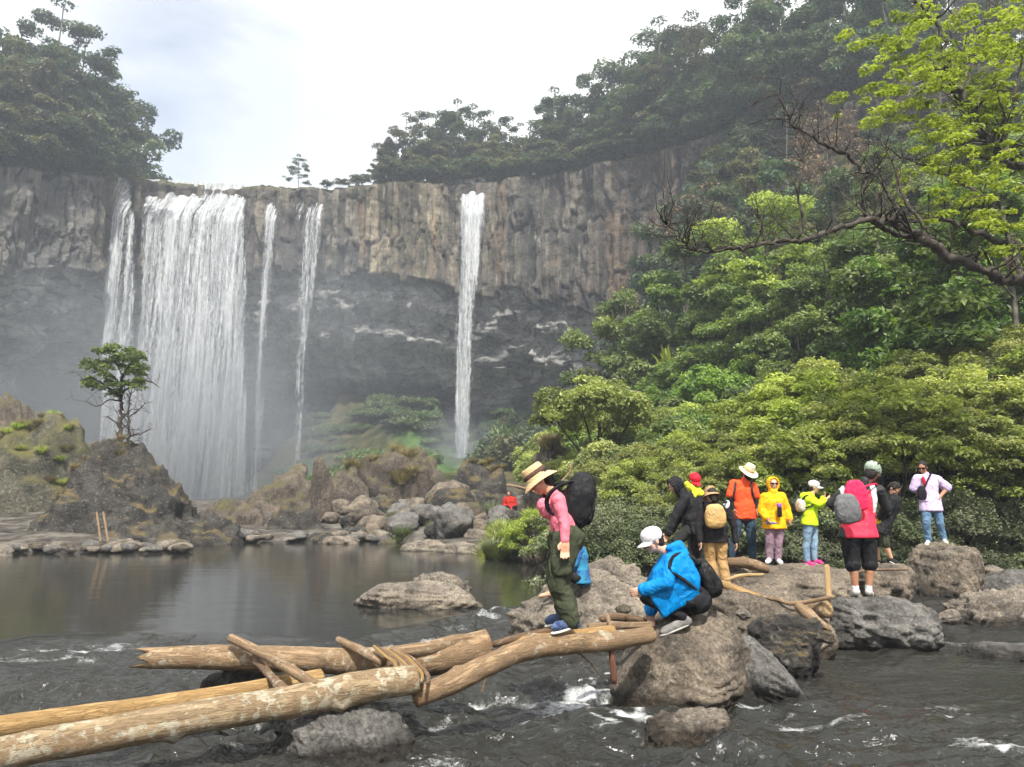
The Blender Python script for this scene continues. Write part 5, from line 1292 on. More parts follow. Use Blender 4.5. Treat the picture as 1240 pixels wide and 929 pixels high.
def crown_mesh(name, clumps, per, size, mat, seed, flat=0.6, up=0.5, parent=None, slim=0.5, shell=0.5, loc=None):
    """clumps: (x,y,z,r) ; leaf shells that keep gaps between them"""
    rs_ = np.random.RandomState(seed)
    cl = np.asarray(clumps, float); V = []; Tn = []
    for c in cl:
        k = int(per * (c[3] / cl[:, 3].mean()) ** 1.6) + 4
        d = rs_.normal(size=(k, 3)); d /= np.linalg.norm(d, axis=1)[:, None]
        d[:, 2] = np.where(d[:, 2] < -0.25, -d[:, 2] * 0.6, d[:, 2])
        r = c[3] * rs_.uniform(shell, 1.0, k) ** 0.6
        r *= 1 + 0.28 * vn(d[:, 0] * 2.2 + c[0], d[:, 1] * 2.2 + c[1], d[:, 2] * 2.2 + c[2], seed)
        p = c[:3] + d * r[:, None] * np.array([1, 1, flat])
        V.append(np.hstack([p, d])); tn = np.clip(rs_.normal(0.45, 0.16) + rs_.normal(size=k) * 0.16, 0, 1)
        Tn.append(tn)
    V = np.concatenate(V); Tn = np.concatenate(Tn)
    v, f = leaves(V[:, :3], size, rs_, up, slim, V[:, 3:])
    return mesh_np(name, v, f, mat, False, parent, {'tint': np.repeat(Tn, 4)}, loc)

def make_tree(name, mat, Hh, spread, bare, nl, per, size, seed, bark='bark', flat=0.6, cr=1.5, top=1.0, sub=3, r0=None, dense=1.0, lean=0.0, up=0.5):
    """tapered trunk, limbs and clumped crown"""
    rs_ = np.random.RandomState(seed)
    root = empty(name, (0, -500, -500))
    tb = TB(); r0 = r0 or Hh * 0.018
    base = np.array([0, 0, -0.4 - Hh * 0.03]); tip = np.array([lean * Hh + rs_.normal() * 0.3, rs_.normal() * 0.3, Hh * 0.9])
    tr = smooth_path([base, base * 0.6 + tip * 0.4 + rs_.normal(size=3) * [0.25, 0.25, 0], tip], 9, 0.04, rs_)
    tb.add(tr, np.linspace(r0, r0 * 0.25, 9), 8)
    cl = [(*(tip + [0, 0, 0.0]), cr)]
    for i in range(nl):
        h = bare + (1 - bare) * (i + 0.5) / nl
        st = tr[min(int(h * 8.0 * 0.9), 8)]
        a = i * 2.4 + rs_.uniform(-0.5, 0.5)
        prof = math.sin(math.pi * min(1, (h - bare) / (1 - bare) * 0.75 + 0.25 * top)) ** 0.6
        L = spread * (0.35 + 0.65 * prof) * rs_.uniform(0.7, 1.1)
        en = st + np.array([math.cos(a) * L, math.sin(a) * L, L * rs_.uniform(0.25, 0.6)])
        en[2] = min(en[2], Hh * 0.98)
        path = smooth_path([st, (st + en) / 2 + [0, 0, -L * 0.06], en], 6, 0.05, rs_)
        rl = r0 * 0.42 * (1 - h * 0.5)
        tb.add(path, np.linspace(rl, rl * 0.3, 6), 5)
        for k in range(sub):
            s_ = path[rs_.randint(2, 6)]
            e_ = s_ + np.array([math.cos(a + rs_.normal() * 0.9), math.sin(a + rs_.normal() * 0.9), rs_.uniform(0.0, 0.6)]) * L * rs_.uniform(0.25, 0.5)
            tb.add(np.array([s_, (s_ + e_) / 2 + rs_.normal(size=3) * 0.06, e_]), [rl * 0.35, rl * 0.22, rl * 0.1], 4)
            cl.append((*e_, cr * rs_.uniform(0.6, 1.05)))
        cl.append((*en, cr * rs_.uniform(0.8, 1.15)))
    tb.build('trunk', M[bark], root)
    if per: crown_mesh('crown', cl, per * dense, size, mat, seed + 1, flat, up, root)
    return root

def make_shrub(name, mat, Hh, spread, nc, per, size, seed, cr=0.5, flat=0.8, stems=6, up=0.5, bark='bark_dark', slim=0.5, droop=0.0):
    rs_ = np.random.RandomState(seed)
    root = empty(name, (0, -500, -500)); tb = TB(); cl = []
    for i in range(nc):
        a = i * 2.399 + rs_.uniform(-0.3, 0.3); q = math.sqrt((i + 0.5) / nc)
        z = Hh * (0.15 + 0.8 * rs_.uniform(0.35, 1) * math.sqrt(max(0, 1 - (q * 0.85) ** 2)))
        c = np.array([math.cos(a) * spread * q * rs_.uniform(0.8, 1.1), math.sin(a) * spread * q * rs_.uniform(0.8, 1.1), z])
        cl.append((*c, cr * rs_.uniform(0.65, 1.25)))
        if i % max(1, nc // stems) == 0:
            p0 = np.array([c[0] * 0.15, c[1] * 0.15, -0.3])
            tb.add(smooth_path([p0, (p0 + c) / 2 + rs_.normal(size=3) * 0.12 * Hh * 0.3, c], 6), np.linspace(0.02 * Hh + 0.008, 0.006, 6), 5)
    tb.build('stem', M[bark], root)
    crown_mesh('foliage', cl, per, size, mat, seed + 1, flat, up, root, slim)
    return root

# prototypes (the first placement moves the prototype itself)
PROTO = {}
def proto(k, fn): PROTO[k] = [fn, None, False]
def place(kind, loc, scale=1.0, rz=None, label=None, cat=None, group=None, seed=0):
    pr = PROTO[kind]
    if pr[1] is None: pr[1] = pr[0]()
    rs_ = random.Random(seed * 7919 + int(loc[0] * 131) + int(loc[1] * 17))
    rz = rs_.uniform(0, 6.28) if rz is None else rz
    if not hasattr(scale, '__len__'): scale = (scale * rs_.uniform(0.92, 1.08), scale * rs_.uniform(0.92, 1.08), scale)
    if not pr[2]:
        o = pr[1]; pr[2] = True
        o.location = loc; o.rotation_euler = (0, 0, rz); o.scale = scale
        tag(o, label, cat, group)
    else:
        o = copy_thing(pr[1], loc, rz, scale, label, group)
        if not group and 'group' in o: del o['group']
        if cat: o['category'] = cat
    return o
for i in range(3):
    proto('far%d' % i, lambda i=i: make_tree('jungle_tree', M['leaf_far'], 14, 4.2, 0.22, 15, 125, 0.25, 20 + i, flat=0.85, cr=1.35, up=0.25))
    proto('farolive%d' % i, lambda i=i: make_tree('jungle_tree', M['leaf_olive'], 13, 4.0, 0.2, 14, 150, 0.24, 30 + i, flat=0.85, cr=1.3, up=0.25))
for i in range(3):
    proto('tall%d' % i, lambda i=i: make_tree('tall_tree', M['leaf_far' if i < 2 else 'leaf_olive'], 18, 4.4, 0.58, 10, 100, 0.17, 40 + i, flat=0.5, cr=1.05, r0=0.17, sub=5))
for i in range(2):
    proto('farbush%d' % i, lambda i=i: make_shrub('shrub', M['leaf_far' if i else 'leaf_olive'], 3.6, 2.6, 26, 90, 0.2, 50 + i, cr=0.85))
    proto('green%d' % i, lambda i=i: make_tree('broadleaf_tree', M['leaf_mid'], 9, 3.3, 0.12, 16, 230, 0.14, 60 + i, flat=0.8, cr=0.95, up=0.3))
    proto('mound%d' % i, lambda i=i: make_shrub('shrub', M['leaf_mound'], 3.0, 2.2, 54, 230, 0.09, 70 + i, cr=0.5, flat=0.95, up=0.2))
    proto('midbush%d' % i, lambda i=i: make_shrub('shrub', M['leaf_mid'], 3.0, 2.2, 36, 210, 0.11, 80 + i, cr=0.55))
    proto('bank%d' % i, lambda i=i: make_shrub('bush', M['leaf_bank'], 2.5, 1.7, 60, 260, 0.05, 90 + i, cr=0.34, flat=0.65, stems=14, up=0.6))
    proto('grey%d' % i, lambda i=i: make_shrub('low_shrub', M['leaf_grey'], 0.95, 0.9, 34, 190, 0.032, 100 + i, cr=0.24, flat=0.8, stems=10))
    proto('dead%d' % i, lambda i=i: make_tree('bare_tree', None, 9, 3.4, 0.25, 16, 0, 0.2, 110 + i, sub=7, r0=0.11))
    proto('dry%d' % i, lambda i=i: make_tree('dry_tree', M['leaf_dry'], 9, 3.4, 0.25, 14, 45, 0.16, 115 + i, sub=4, r0=0.11, cr=0.9))

def ground_z(x, y): return float(H(np.array([x]), np.array([y]))[0])
def plateau_pt(px, back):
    """a point on the plateau behind the rim"""
    i = int(np.clip(np.searchsorted(pxs, px), 1, NC - 1))
    k = len(back_rows); j = int(np.argmin(abs(back_rows - back)))
    return VX[j, i], VY[j, i], VZ[j, i]
back_rows = back[:, 0]
rr = random.Random(3)
# --- forest on the plateau, right of the broad falls
GP, LP = 'trees along the rim right of the slender fall', 'dense blue-green forest tree in the belt on the cliff rim right of the slender fall'
skyline = [(440, 7), (470, 15), (520, 18), (580, 17), (612, 8), (640, 12), (670, 17), (720, 17), (760, 20), (800, 21), (900, 19), (1200, 18)]
for row, (bk, stp) in enumerate([(3, 24), (10, 27), (24, 32), (48, 40)]):
    px = 452 + 8 * row
    while px < 1130:
        x, y, z = plateau_pt(px + rr.uniform(-6, 6), bk + rr.uniform(-1, 1))
        hgt = float(np.interp(px, [a for a, _ in skyline], [b for _, b in skyline])) * rr.uniform(0.72, 1.1) * (0.62 if row == 0 else 1)
        kd = rr.choice(['far0', 'far1', 'far2', 'farolive0', 'farolive1'])
        place(kd, (x, y, z - 0.3), hgt / 14, None, LP if px > 592 else 'dark forest tree on the rim between the sparse veil and the slender fall', 'tree', GP if px > 592 else 'trees on the rim left of the slender fall', row)
        px += stp * rr.uniform(0.8, 1.2)
for px, bk, hgt, kd in [(482, 6, 16, 'tall2'), (528, 16, 19, 'tall1'), (562, 10, 20, 'tall0'), (606, 10, 16, 'tall1'), (668, 6, 18, 'tall1'), (505, 10, 18, 'tall0'), (548, 3, 17, 'tall1'), (578, 16, 19, 'tall2'), (650, 16, 19, 'tall2'), (690, 16, 19, 'tall0'), (712, 10, 21, 'tall1'), (742, 24, 22, 'tall2'), (770, 10, 22, 'tall0'), (800, 3, 23, 'tall1'), (838, 3, 21, 'tall2'), (870, 10, 22, 'tall0'), (905, 3, 20, 'tall1'), (930, 10, 22, 'tall2')]:
    x, y, z = plateau_pt(px, bk)
    lb = {505: 'tall umbrella-crowned tree rising at the left end of the rim forest', 548: 'tall pale-trunked tree right beside the top of the slender fall', 578: 'tall thin-crowned tree just behind the slender fall top', 650: 'flat-topped tall tree alone against the sky right of the slender fall'}.get(px, 'tall bare-trunked tree standing above the rim forest')
    place(kd, (x, y, z - 0.3), hgt / 18, None, lb, 'tree', None if px in (505, 548, 578, 650) else 'tall trees above the rim forest', px)
place('tall1', (*plateau_pt(462, 3)[:2], plateau_pt(462, 3)[2] - .3), 0.42, None, 'small airy tree at the very left end of the rim forest', 'tree')
place('tall0', (*plateau_pt(353, 3)[:2], plateau_pt(353, 3)[2] - 1.4), (0.5, 0.5, 0.48), None, 'small lone tree on the rim above the sparse double veil', 'tree')
for px in range(395, 860, 15):
    x, y, z = plateau_pt(px + rr.uniform(-4, 4), 3)
    place('farbush%d' % (px % 2), (x, y - 2.0, z - 0.6), rr.uniform(0.35, 0.5) if px < 470 else rr.uniform(0.6, 1.1), None, 'rim shrub under the forest, hanging at the cliff edge', 'shrub', 'shrubs along the cliff edge', px)
# --- left hill
for row, (bk, stp, hs) in enumerate([(1, 19, 13), (6, 23, 19), (16, 27, 23), (34, 32, 25)]):
    px = -120 + row * 9
    while px < 112 - row * 5:
        x, y, z = plateau_pt(px, bk)
        kd = rr.choice(['far0', 'far1', 'farolive0', 'farolive1', 'farolive2'])
        place(kd, (x, y, z - 0.3), hs * rr.uniform(0.8, 1.12) / 14, None, 'dusky forest tree on top of the left cliff', 'tree', 'forest on the left cliff', row)
        px += stp * rr.uniform(0.8, 1.2)
for px, bk, hgt, lb in [(28, 10, 30, 'tallest open-crowned tree of the left hill, at the upper left corner'), (75, 6, 25, 'tall airy tree in the middle of the left hill'), (118, 6, 19, 'thin tree leaning out at the right edge of the left hill')]:
    x, y, z = plateau_pt(px, bk); place('tall%d' % (px % 3), (x, y, z), hgt / 18, None, lb, 'tree')
for px in range(-30, 138, 17):
    x, y, z = plateau_pt(px, 3)
    place('farbush%d' % (px % 2), (x, y - 3.4, z - rr.uniform(0.3, 2.4)), rr.uniform(0.7, 1.2), None, 'shrub hanging over the left cliff edge', 'shrub', 'shrubs on the left cliff edge', px)
# --- talus thickets under the right half of the cliff
for i in range(46):
    px = rr.uniform(600, 860); Yv = rr.uniform(80, 124)
    q = P(px, 500, Yv); z = ground_z(q.x, Yv)
    if Yv > float(cliffY(px)) + 4: continue
    place(rr.choice(['farbush0', 'farbush1', 'farbush1']), (q.x, Yv, z - 0.3), rr.uniform(0.9, 1.9), None, 'dark green shrub on the slope at the foot of the cliff', 'shrub', 'shrubs at the foot of the cliff', i)
for i, (px, Yv, sc) in enumerate([(712, 90, .8), (735, 84, .75), (760, 80, .8), (790, 78, .85), (820, 76, .9), (690, 98, .6), (850, 74, .9), (622, 118, .4), (650, 112, .45)]):
    q = P(px, 500, Yv); place('far%d' % (i % 3), (q.x, Yv, ground_z(q.x, Yv) - 0.3), sc, None, 'green tree growing against the lower cliff wall', 'tree', 'trees against the lower cliff wall', i)
# --- hillside forest
for row, (Yv, stp, kinds, hs) in enumerate([(92, 4.6, ['far0', 'far1', 'farolive0'], 13), (82, 4.4, ['far0', 'far2', 'farolive1', 'dry0'], 12), (73, 4.2, ['far1', 'farolive0', 'dry0', 'dead0'], 11),
        (65, 4.0, ['far2', 'farolive1', 'dead1', 'dry1'], 10), (57, 3.8, ['far0', 'farolive2', 'green0'], 9.5), (50, 3.6, ['green0', 'green1', 'far1'], 9), (44, 3.4, ['green0', 'green1', 'farolive0'], 8.5), (39, 3.2, ['green1', 'green0'], 7.5), (34, 3.0, ['green0', 'green1'], 6.5)]):
    x = interp(Yv, XB) + (5.5 if Yv > 48 else 12.5 if Yv > 36 else 13)
    xmax = Yv * 0.80
    while x < xmax:
        yv = Yv + rr.uniform(-1.8, 1.8); z = ground_z(x, yv); kd = rr.choice(kinds)
        if Yv > 60 and 620 + x / yv * F < 868: x += stp * .5; continue
        base = {'far': 14, 'dea': 9, 'dry': 9, 'gre': 9}[kd[:3]]
        place(kd, (x, yv, z - 0.3), hs * rr.uniform(0.8, 1.15) / base, None, ('leafless brown tree' if kd[:3] == 'dea' else 'dry brownish tree' if kd[:3] == 'dry' else 'green hillside tree') + (' high on the right slope' if Yv > 60 else ' low on the right slope'), 'tree', ('bare trees' if kd[:3] == 'dea' else 'dry trees' if kd[:3] == 'dry' else 'green trees') + (' high on the right slope' if Yv > 60 else ' low on the right slope'), row)
        x += stp * rr.uniform(0.8, 1.2)
# --- the yellow-green mound
for row, Yv in enumerate([27, 29.5, 32, 35, 38, 41.5, 45]):
    x = interp(Yv, XB) + 1.8
    while x < min(interp(Yv, XB) + 15 + (Yv > 36) * 3, Yv * 0.72):
        yv = Yv + rr.uniform(-0.9, 0.9); xx = x + rr.uniform(-0.5, 0.5)
        kd = rr.choice(['mound0', 'mound1', 'mound0', 'mound1', 'midbush0', 'midbush1'])
        place(kd, (xx, yv, ground_z(xx, yv) - 0.35), rr.uniform(0.62, 1.0), None, 'yellow-green shrub on the mound behind the hikers' if 'mound' in kd else 'deep green shrub on the mound behind the hikers', 'shrub', 'yellow-green shrubs on the mound' if 'mound' in kd else 'deep green shrubs on the mound', row)
        x += 1.9 * rr.uniform(0.8, 1.2)
# --- bushes on the near bank
for row, (Yv, x0, x1, sc) in enumerate([(24.5, 3.0, 19, 1.05), (22.3, 3.4, 17, 1.1), (20.4, 3.6, 15.5, 1.15), (18.8, 4.2, 14.5, 1.0)]):
    x = x0
    while x < x1:
        yv = Yv + rr.uniform(-0.6, 0.6); px_ = 620 + x / yv * F
        s_ = sc * rr.uniform(0.85, 1.12) * (0.72 if px_ < 930 else 1.12)
        place('bank%d' % rr.randint(0, 1), (x, yv, ground_z(x, yv) - 0.15), s_, None, 'olive bush with layered leaves on the bank behind the hikers', 'bush', 'olive bushes on the near bank', row)
        x += 1.35 * rr.uniform(0.8, 1.2)
for row, (Yv, x0, x1, sc) in enumerate([(17.8, 1.4, 14, 1.1), (16.9, 1.2, 13, 1.0), (16.1, 2.0, 11.0, 0.8), (20.5, 1.9, 4, 1.2)]):
    x = x0
    while x < x1:
        yv = Yv + rr.uniform(-0.35, 0.35)
        place('grey%d' % rr.randint(0, 1), (x, yv, ground_z(x, yv) - 0.08), sc * rr.uniform(0.85, 1.2), None, 'low grey-green shrub at the foot of the bank bushes', 'shrub', 'low grey-green shrubs on the near bank', row)
        x += 0.72 * rr.uniform(0.8, 1.2)
# featured trees
def feat(kind, px, Yv, sc, label, cat='tree', dz=-0.2, rz=None, zz=None):
    q = P(px, 560, Yv); return place(kind, (q.x, Yv, (ground_z(q.x, Yv) if zz is None else zz) + dz), sc, rz, label, cat, None, int(px))
proto('layer', lambda: make_tree('layered_tree', M['leaf_mound'], 8, 3.3, 0.35, 12, 170, 0.12, 131, flat=0.35, cr=0.95, bark='bark_dark'))
feat('layer', 935, 41, 1.15, 'pale green layered tree in the middle of the slope above the mound', dz=1.0)
feat('green0', 1165, 27, 0.98, 'bright green tree filling the right side above the bushes')
feat('green1', 1235, 25, 0.95, 'bright green tree at the right edge behind the bushes')
feat('green1', 1080, 30, 0.85, 'dark leafy tree right of the yellow-green mound')
feat('green0', 1010, 33, 0.8, 'shaded green tree at the right shoulder of the mound')
feat('mound0', 722, 29, 1.0, 'fluffy yellow-green shrub alone on the rocks right of the straw hat', 'shrub', dz=1.6)
feat('bank0', 655, 20.5, 0.62, 'light green bush behind the woman in pink', 'bush')

# grass tussocks and small shrubs over the green talus apron
for i in range(36):
    px = rr.uniform(575, 680); Yv = rr.uniform(94, 128)
    q = P(px, 500, Yv); z = ground_z(q.x, Yv)
    if 515 < px < 605 and Yv < 121: continue
    place('farbush1' if i % 3 else 'farbush0', (q.x, Yv, z - 0.5), rr.uniform(0.3, 0.62) if px < 560 else rr.uniform(0.5, 1.0), None, 'low green shrub on the grassy slope under the cliff', 'shrub', 'low shrubs on the grassy slope under the cliff', i)
for i in range(34):
    px = rr.uniform(850, 1040); Yv = rr.uniform(84, 98)
    q = P(px, 300, Yv)
    if Yv > float(cliffY(px)) + 2: continue
    place(rr.choice(['far0', 'far1', 'farolive0', 'dry0', 'farbush0']), (q.x, Yv, ground_z(q.x, Yv) - 0.5), rr.uniform(0.55, 0.8), None, 'tree clinging to the steep slope where the cliff meets the hillside', 'tree', 'trees on the steep slope beside the cliff', i)
# ------------------------------------------------------------------ logs, sticks and the lone tree
def bark_mat(name, c1, c2, c3, lich=0.0, wetz=None, sc=1.0):
    n = NT(name); v = n.coord('Object', (sc, sc, sc))
    al = n.attr('along'); an = n.attr('ang')
    vec = n.n('ShaderNodeCombineXYZ', inp={0: n.math('MULTIPLY', al, 1.3), 1: n.math('MULTIPLY', an, 2.2), 2: 0.0}).outputs[0]
    a = n.noise(vec, 3.0, 6, 0.62, 0.4); b = n.noise(vec, 14.0, 5, 0.7, 0.3)
    c = n.ramp(n.math('ADD', n.math('MULTIPLY', a, .6), n.math('MULTIPLY', b, .4)), [(.34, c3), (.48, c2), (.60, c1), (.72, tuple(min(1, x * 1.25) for x in c1))])
    c = n.mix(n.math('MULTIPLY', n.ramp(n.math('ABSOLUTE', n.math('SUBTRACT', a, .5)), [(0, 1), (.022, 0)]), .55), c, c3)
    c = n.mix(n.math('MULTIPLY', n.ramp(n.noise(v, 26, 6, .75), [(.54, 0), (.62, 1)]), .45), c, c2)
    if lich:
        l = n.math('ADD', n.math('MULTIPLY', n.noise(v, 17.0, 5, .62, .3), .75), n.math('MULTIPLY', n.noise(v, 3.0, 3), .42))
        c = n.mix(n.math('MULTIPLY', n.ramp(l, [(.66 - lich * .07, 0), (.72 - lich * .07, 1)]), .7), c, n.mix(n.noise(v, 30, 2), (.50, .46, .36), (.36, .35, .27)))
        l2 = n.ramp(n.noise(v, 5.0, 5, .6), [(.55, 0), (.60, 1)])
        c = n.mix(n.math('MULTIPLY', l2, .5), c, (.20, .12, .06))
    n.principled(**{'Base Color': c, 'Roughness': .75, 'Specular IOR Level': .25, 'Normal': n.bump(n.math('ADD', n.math('ADD', n.math('MULTIPLY', b, 1.0), n.noise(v, 55, 6, .75)), n.math('MULTIPLY', n.ramp(n.math('ABSOLUTE', n.math('SUBTRACT', a, .5)), [(0, 0), (.035, 1)]), .35)), .9, .012)})
    return n.m
M['log_spot'] = bark_mat('bark_spotted', (.33, .25, .15), (.24, .17, .10), (.13, .09, .05), 1.0)
M['log_ochre'] = bark_mat('bark_ochre', (.44, .29, .13), (.33, .205, .085), (.19, .12, .05), 0)
M['log_tan'] = bark_mat('bark_tan', (.36, .245, .145), (.23, .155, .09), (.12, .08, .045), .15)
M['log_brown'] = bark_mat('bark_brown', (.26, .17, .10), (.18, .115, .07), (.09, .06, .04), .2)
M['wood_raw'] = bark_mat('raw_wood', (.52, .38, .20), (.44, .30, .14), (.28, .17, .08))
M['wood_red'] = bark_mat('wet_reddish_wood', (.28, .13, .08), (.18, .08, .05), (.08, .04, .03))
def log(pts, rad, mat, name='log', label='', cat='log', group=None, seed=1, seg=26, n_=None, rough=.06, knots=0, splinter=None, parent=None, endmat=None, solid=True):
    """pts rows (px,py,Y) ; rad list in metres"""
    w = np.array([V3(P(*p)) for p in pts]); rs_ = np.random.RandomState(seed)
    L = np.linalg.norm(np.diff(w, axis=0), axis=1).sum(); n_ = n_ or max(10, int(L / .035))
    pth = smooth_path(w, n_); r = np.interp(np.linspace(0, 1, n_), np.linspace(0, 1, len(rad)), rad)
    e = np.linspace(0, 1, n_) * L
    for end in (0, 1):
        d = e if end == 0 else L - e
        if not (splinter == end): r = r * np.where(d < r * .35, np.sqrt(np.clip(1 - (1 - d / (r * .35 + 1e-6)) ** 2, 0.35, 1)), 1)
    V, Fc, caps = tube(pth, r, seg)
    nb = n_ * seg; ring = np.repeat(np.arange(n_), seg); ang = np.tile(np.arange(seg) / seg, n_)
    cen = pth[ring]; d = V[:nb] - cen; q = V[:nb]
    f_ = 1 + rough * (1.3 * fbm(q[:, 0] * 4 + seed, q[:, 1] * 4, q[:, 2] * 4, 3, seed) + .5 * fbm(q[:, 0] * 18, q[:, 1] * 18, q[:, 2] * 18, 2, seed + 2))
    for i in range(knots):
        kp = V[rs_.randint(seg, nb - seg)]; dd = np.linalg.norm(q - kp, axis=1); f_ = f_ + .35 * np.exp(-(dd / (.5 * r.mean())) ** 2)
    V[:nb] = cen + d * f_[:, None]
    if splinter is not None:
        tg = (pth[1] - pth[0]) if splinter == 0 else (pth[-1] - pth[-2]); tg /= np.linalg.norm(tg)
        for j in range(4):
            rg = j if splinter == 0 else n_ - 1 - j
            ii = np.arange(rg * seg, rg * seg + seg)
            spk = np.abs(vn(np.arange(seg) * .8, 0 * ii + seed, 0 * ii, 5)) * 1.6 + .5 * (np.arange(seg) == 3) + .3 * (np.arange(seg) % 5 == 0)
            V[ii] += (-tg if splinter == 0 else tg) * (spk * r.mean() * 1.1 * (1 - j / 4))[:, None]
        V[nb if splinter == 0 else nb + 1] += (tg if splinter == 0 else -tg) * r.mean() * .8
    tri = np.concatenate(caps)
    Fq = np.concatenate([Fc[:, :3], Fc[:, [0, 2, 3]], tri])
    al = np.concatenate([e[ring], [0, L]]); an_ = np.concatenate([np.abs(ang * 2 - 1), [0, 0]]) 
    c0 = w.mean(0)
    o = mesh_np(name, V - c0, Fq, M[mat], True, parent, {'along': al + seed, 'ang': an_}, Vector(c0) if parent is None else None)
    if parent is not None:
        me = o.data; co = (V - V3(parent.location)).astype(np.float32); me.vertices.foreach_set('co', co.ravel()); me.update()
    else: tag(o, label, cat, group)
    if endmat: 
        o.data.materials.append(M[endmat]); k = len(Fq)
        for pi in range(k - len(tri), k): o.data.polygons[pi].material_index = 1
    if solid and parent is None: SOLID.append(o)
    return o
log([(-110, 940, 4.3), (0, 913, 4.6), (120, 890, 4.95), (250, 866, 5.3), (360, 848, 5.6), (440, 832, 5.8), (506, 822, 5.95)], [.092, .095, .100, .104, .108, .112, .104], 'log_spot', label='thick front log of the bridge, spotted with white lichen', seed=3, rough=.07, knots=6)
log([(-110, 905, 4.75), (0, 881, 5.0), (110, 866, 5.35), (200, 854, 5.7), (300, 838, 6.0), (392, 822, 6.3)], [.066, .07, .073, .075, .078, .08], 'log_ochre', label='smooth ochre log lying just behind the spotted front log', seed=5, rough=.06, knots=4)
log([(190, 797, 6.9), (260, 796, 6.85), (340, 798, 6.75), (420, 801, 6.6), (480, 800, 6.45), (535, 795, 6.4), (594, 778, 6.5)], [.09, .10, .105, .11, .115, .14, .108], 'log_tan', label='upper log of the bridge with a splintered left end', seed=8, rough=.06, knots=4, splinter=0)
log([(470, 790, 6.35), (515, 786, 6.3), (555, 776, 6.38), (588, 773, 6.45)], [.045, .055, .05, .03], 'log_tan', name='branch', label='short branch lying along the swollen end of the upper log', cat='branch', seed=9, rough=.1)
log([(500, 846, 6.0), (545, 828, 6.05), (590, 806, 6.15), (640, 786, 6.22), (690, 780, 6.30), (735, 777, 6.48), (790, 768, 6.85)], [.07, .085, .085, .085, .08, .075, .07], 'log_tan', label='long crooked log running under the feet of the woman in pink', seed=11, rough=.09, knots=7)
log([(600, 796, 6.42), (650, 778, 6.45), (700, 772, 6.49), (745, 766, 6.6)], [.05, .065, .07, .06], 'log_ochre', label='short pale log wedged behind the crooked log under the shoes', seed=13, rough=.09, knots=4)
log([(596, 781, 6.55), (630, 772, 6.5), (672, 762, 6.45)], [.026, .034, .022], 'log_brown', name='branch', label='straight brown branch leading up to the shoes of the woman in pink', cat='branch', seed=15, rough=.1)
log([(712, 759, 6.85), (750, 758, 6.95), (792, 757, 7.05)], [.03, .032, .03], 'log_tan', name='branch', label='level branch between the two women on the bridge', cat='branch', seed=16, rough=.08)
log([(727, 750, 7.1), (745, 747, 7.2), (775, 751, 7.3), (800, 756, 7.35)], [.028, .036, .034, .03], 'log_brown', name='branch', label='bent brown branch at the back of the bridge beside the crouching woman', cat='branch', seed=17, rough=.1)
log([(735, 744, 7.0), (741, 764, 6.75)], [.02, .022], 'log_tan', name='branch', label='short crosspiece resting on the back branch', cat='branch', seed=18, n_=14)
log([(738, 770, 6.55), (741, 795, 6.5), (744, 828, 6.5)], [.026, .024, .03], 'wood_red', name='stake', label='reddish wet stake standing in the water under the bridge', cat='stake', seed=19, rough=.12)
log([(592, 806, 6.1), (588, 820, 6.1), (583, 840, 6.1)], [.014, .014, .01], 'log_brown', name='twig', label='dark twig hanging down under the crooked log', cat='twig', seed=20, n_=14)
log([(692, 785, 6.35), (712, 800, 6.4), (730, 822, 6.5)], [.006, .006, .005], 'log_brown', name='twig', label='thin bare twig trailing into the rapids beside the reddish stake', cat='twig', seed=26, n_=14)
log([(278, 772, 6.75), (315, 790, 6.45), (350, 810, 5.95), (384, 831, 5.62)], [.036, .04, .038, .036], 'log_tan', name='branch', label='straight stick laid slantwise across the left logs', cat='branch', seed=21, rough=.05, knots=2)
log([(308, 796, 6.6), (318, 808, 6.4), (332, 824, 5.9), (348, 841, 5.62)], [.044, .03, .028, .042], 'log_brown', name='branch', label='knobbly short stick below the straight one on the left logs', cat='branch', seed=22, rough=.2, knots=4)
log([(408, 774, 6.75), (435, 787, 6.4), (466, 803, 6.2)], [.026, .036, .04], 'log_tan', name='branch', label='broken stub of branch lying across the middle of the upper log', cat='branch', seed=23, rough=.12, knots=2)
lash = empty('vine_lashing', P(485, 800, 6.1)); tag(lash, 'twisted vine lashing tying the spotted log to the upper log', 'lashing')
for i in range(6):
    a0 = 452 + i * 7
    log([(a0, 782 + i * 2, 6.25), (a0 + 14, 794 + i, 6.12), (a0 + 26 + i, 803 + i * 3, 6.0), (a0 + 30, 818 + i * 2, 5.85)], [.014, .017, .016, .012], 'log_brown' if i % 2 else 'log_ochre', name='vine', seed=30 + i, rough=.25, parent=lash, n_=18, seg=10)
# on the crossing rocks
log([(960, 742, 9.5), (1003, 737, 9.0)], [.10, .105], 'log_tan', label='short sawn log with its pale cut end facing the camera', seed=40, endmat='wood_raw', n_=14, rough=.04)
log([(1001, 684, 9.2), (1004, 728, 9.05)], [.032, .034], 'wood_raw', name='stake', label='upright yellow stake standing on the rocks left of the helmeted man', cat='stake', seed=41, rough=.03, n_=16)
log([(914, 721, 9.3), (940, 726, 9.2), (962, 731, 9.1), (1012, 722, 8.9)], [.014, .02, .024, .026], 'log_tan', name='branch', label='long thin stick lying level across the foot of the yellow stake', cat='branch', seed=42, rough=.12, knots=3)
log([(966, 733, 8.9), (980, 745, 8.7), (996, 762, 8.5)], [.05, .07, .06], 'log_tan', name='driftwood', label='broken chunk of reddish wood leaning at the end of the rounded rock', cat='driftwood', seed=43, rough=.22, knots=3, splinter=1)
log([(880, 681, 12.2), (905, 682, 12.1), (932, 690, 12.0)], [.07, .085, .06], 'log_brown', name='driftwood', label='brown driftwood log at the feet of the man in orange', cat='driftwood', seed=44, rough=.16, knots=3)
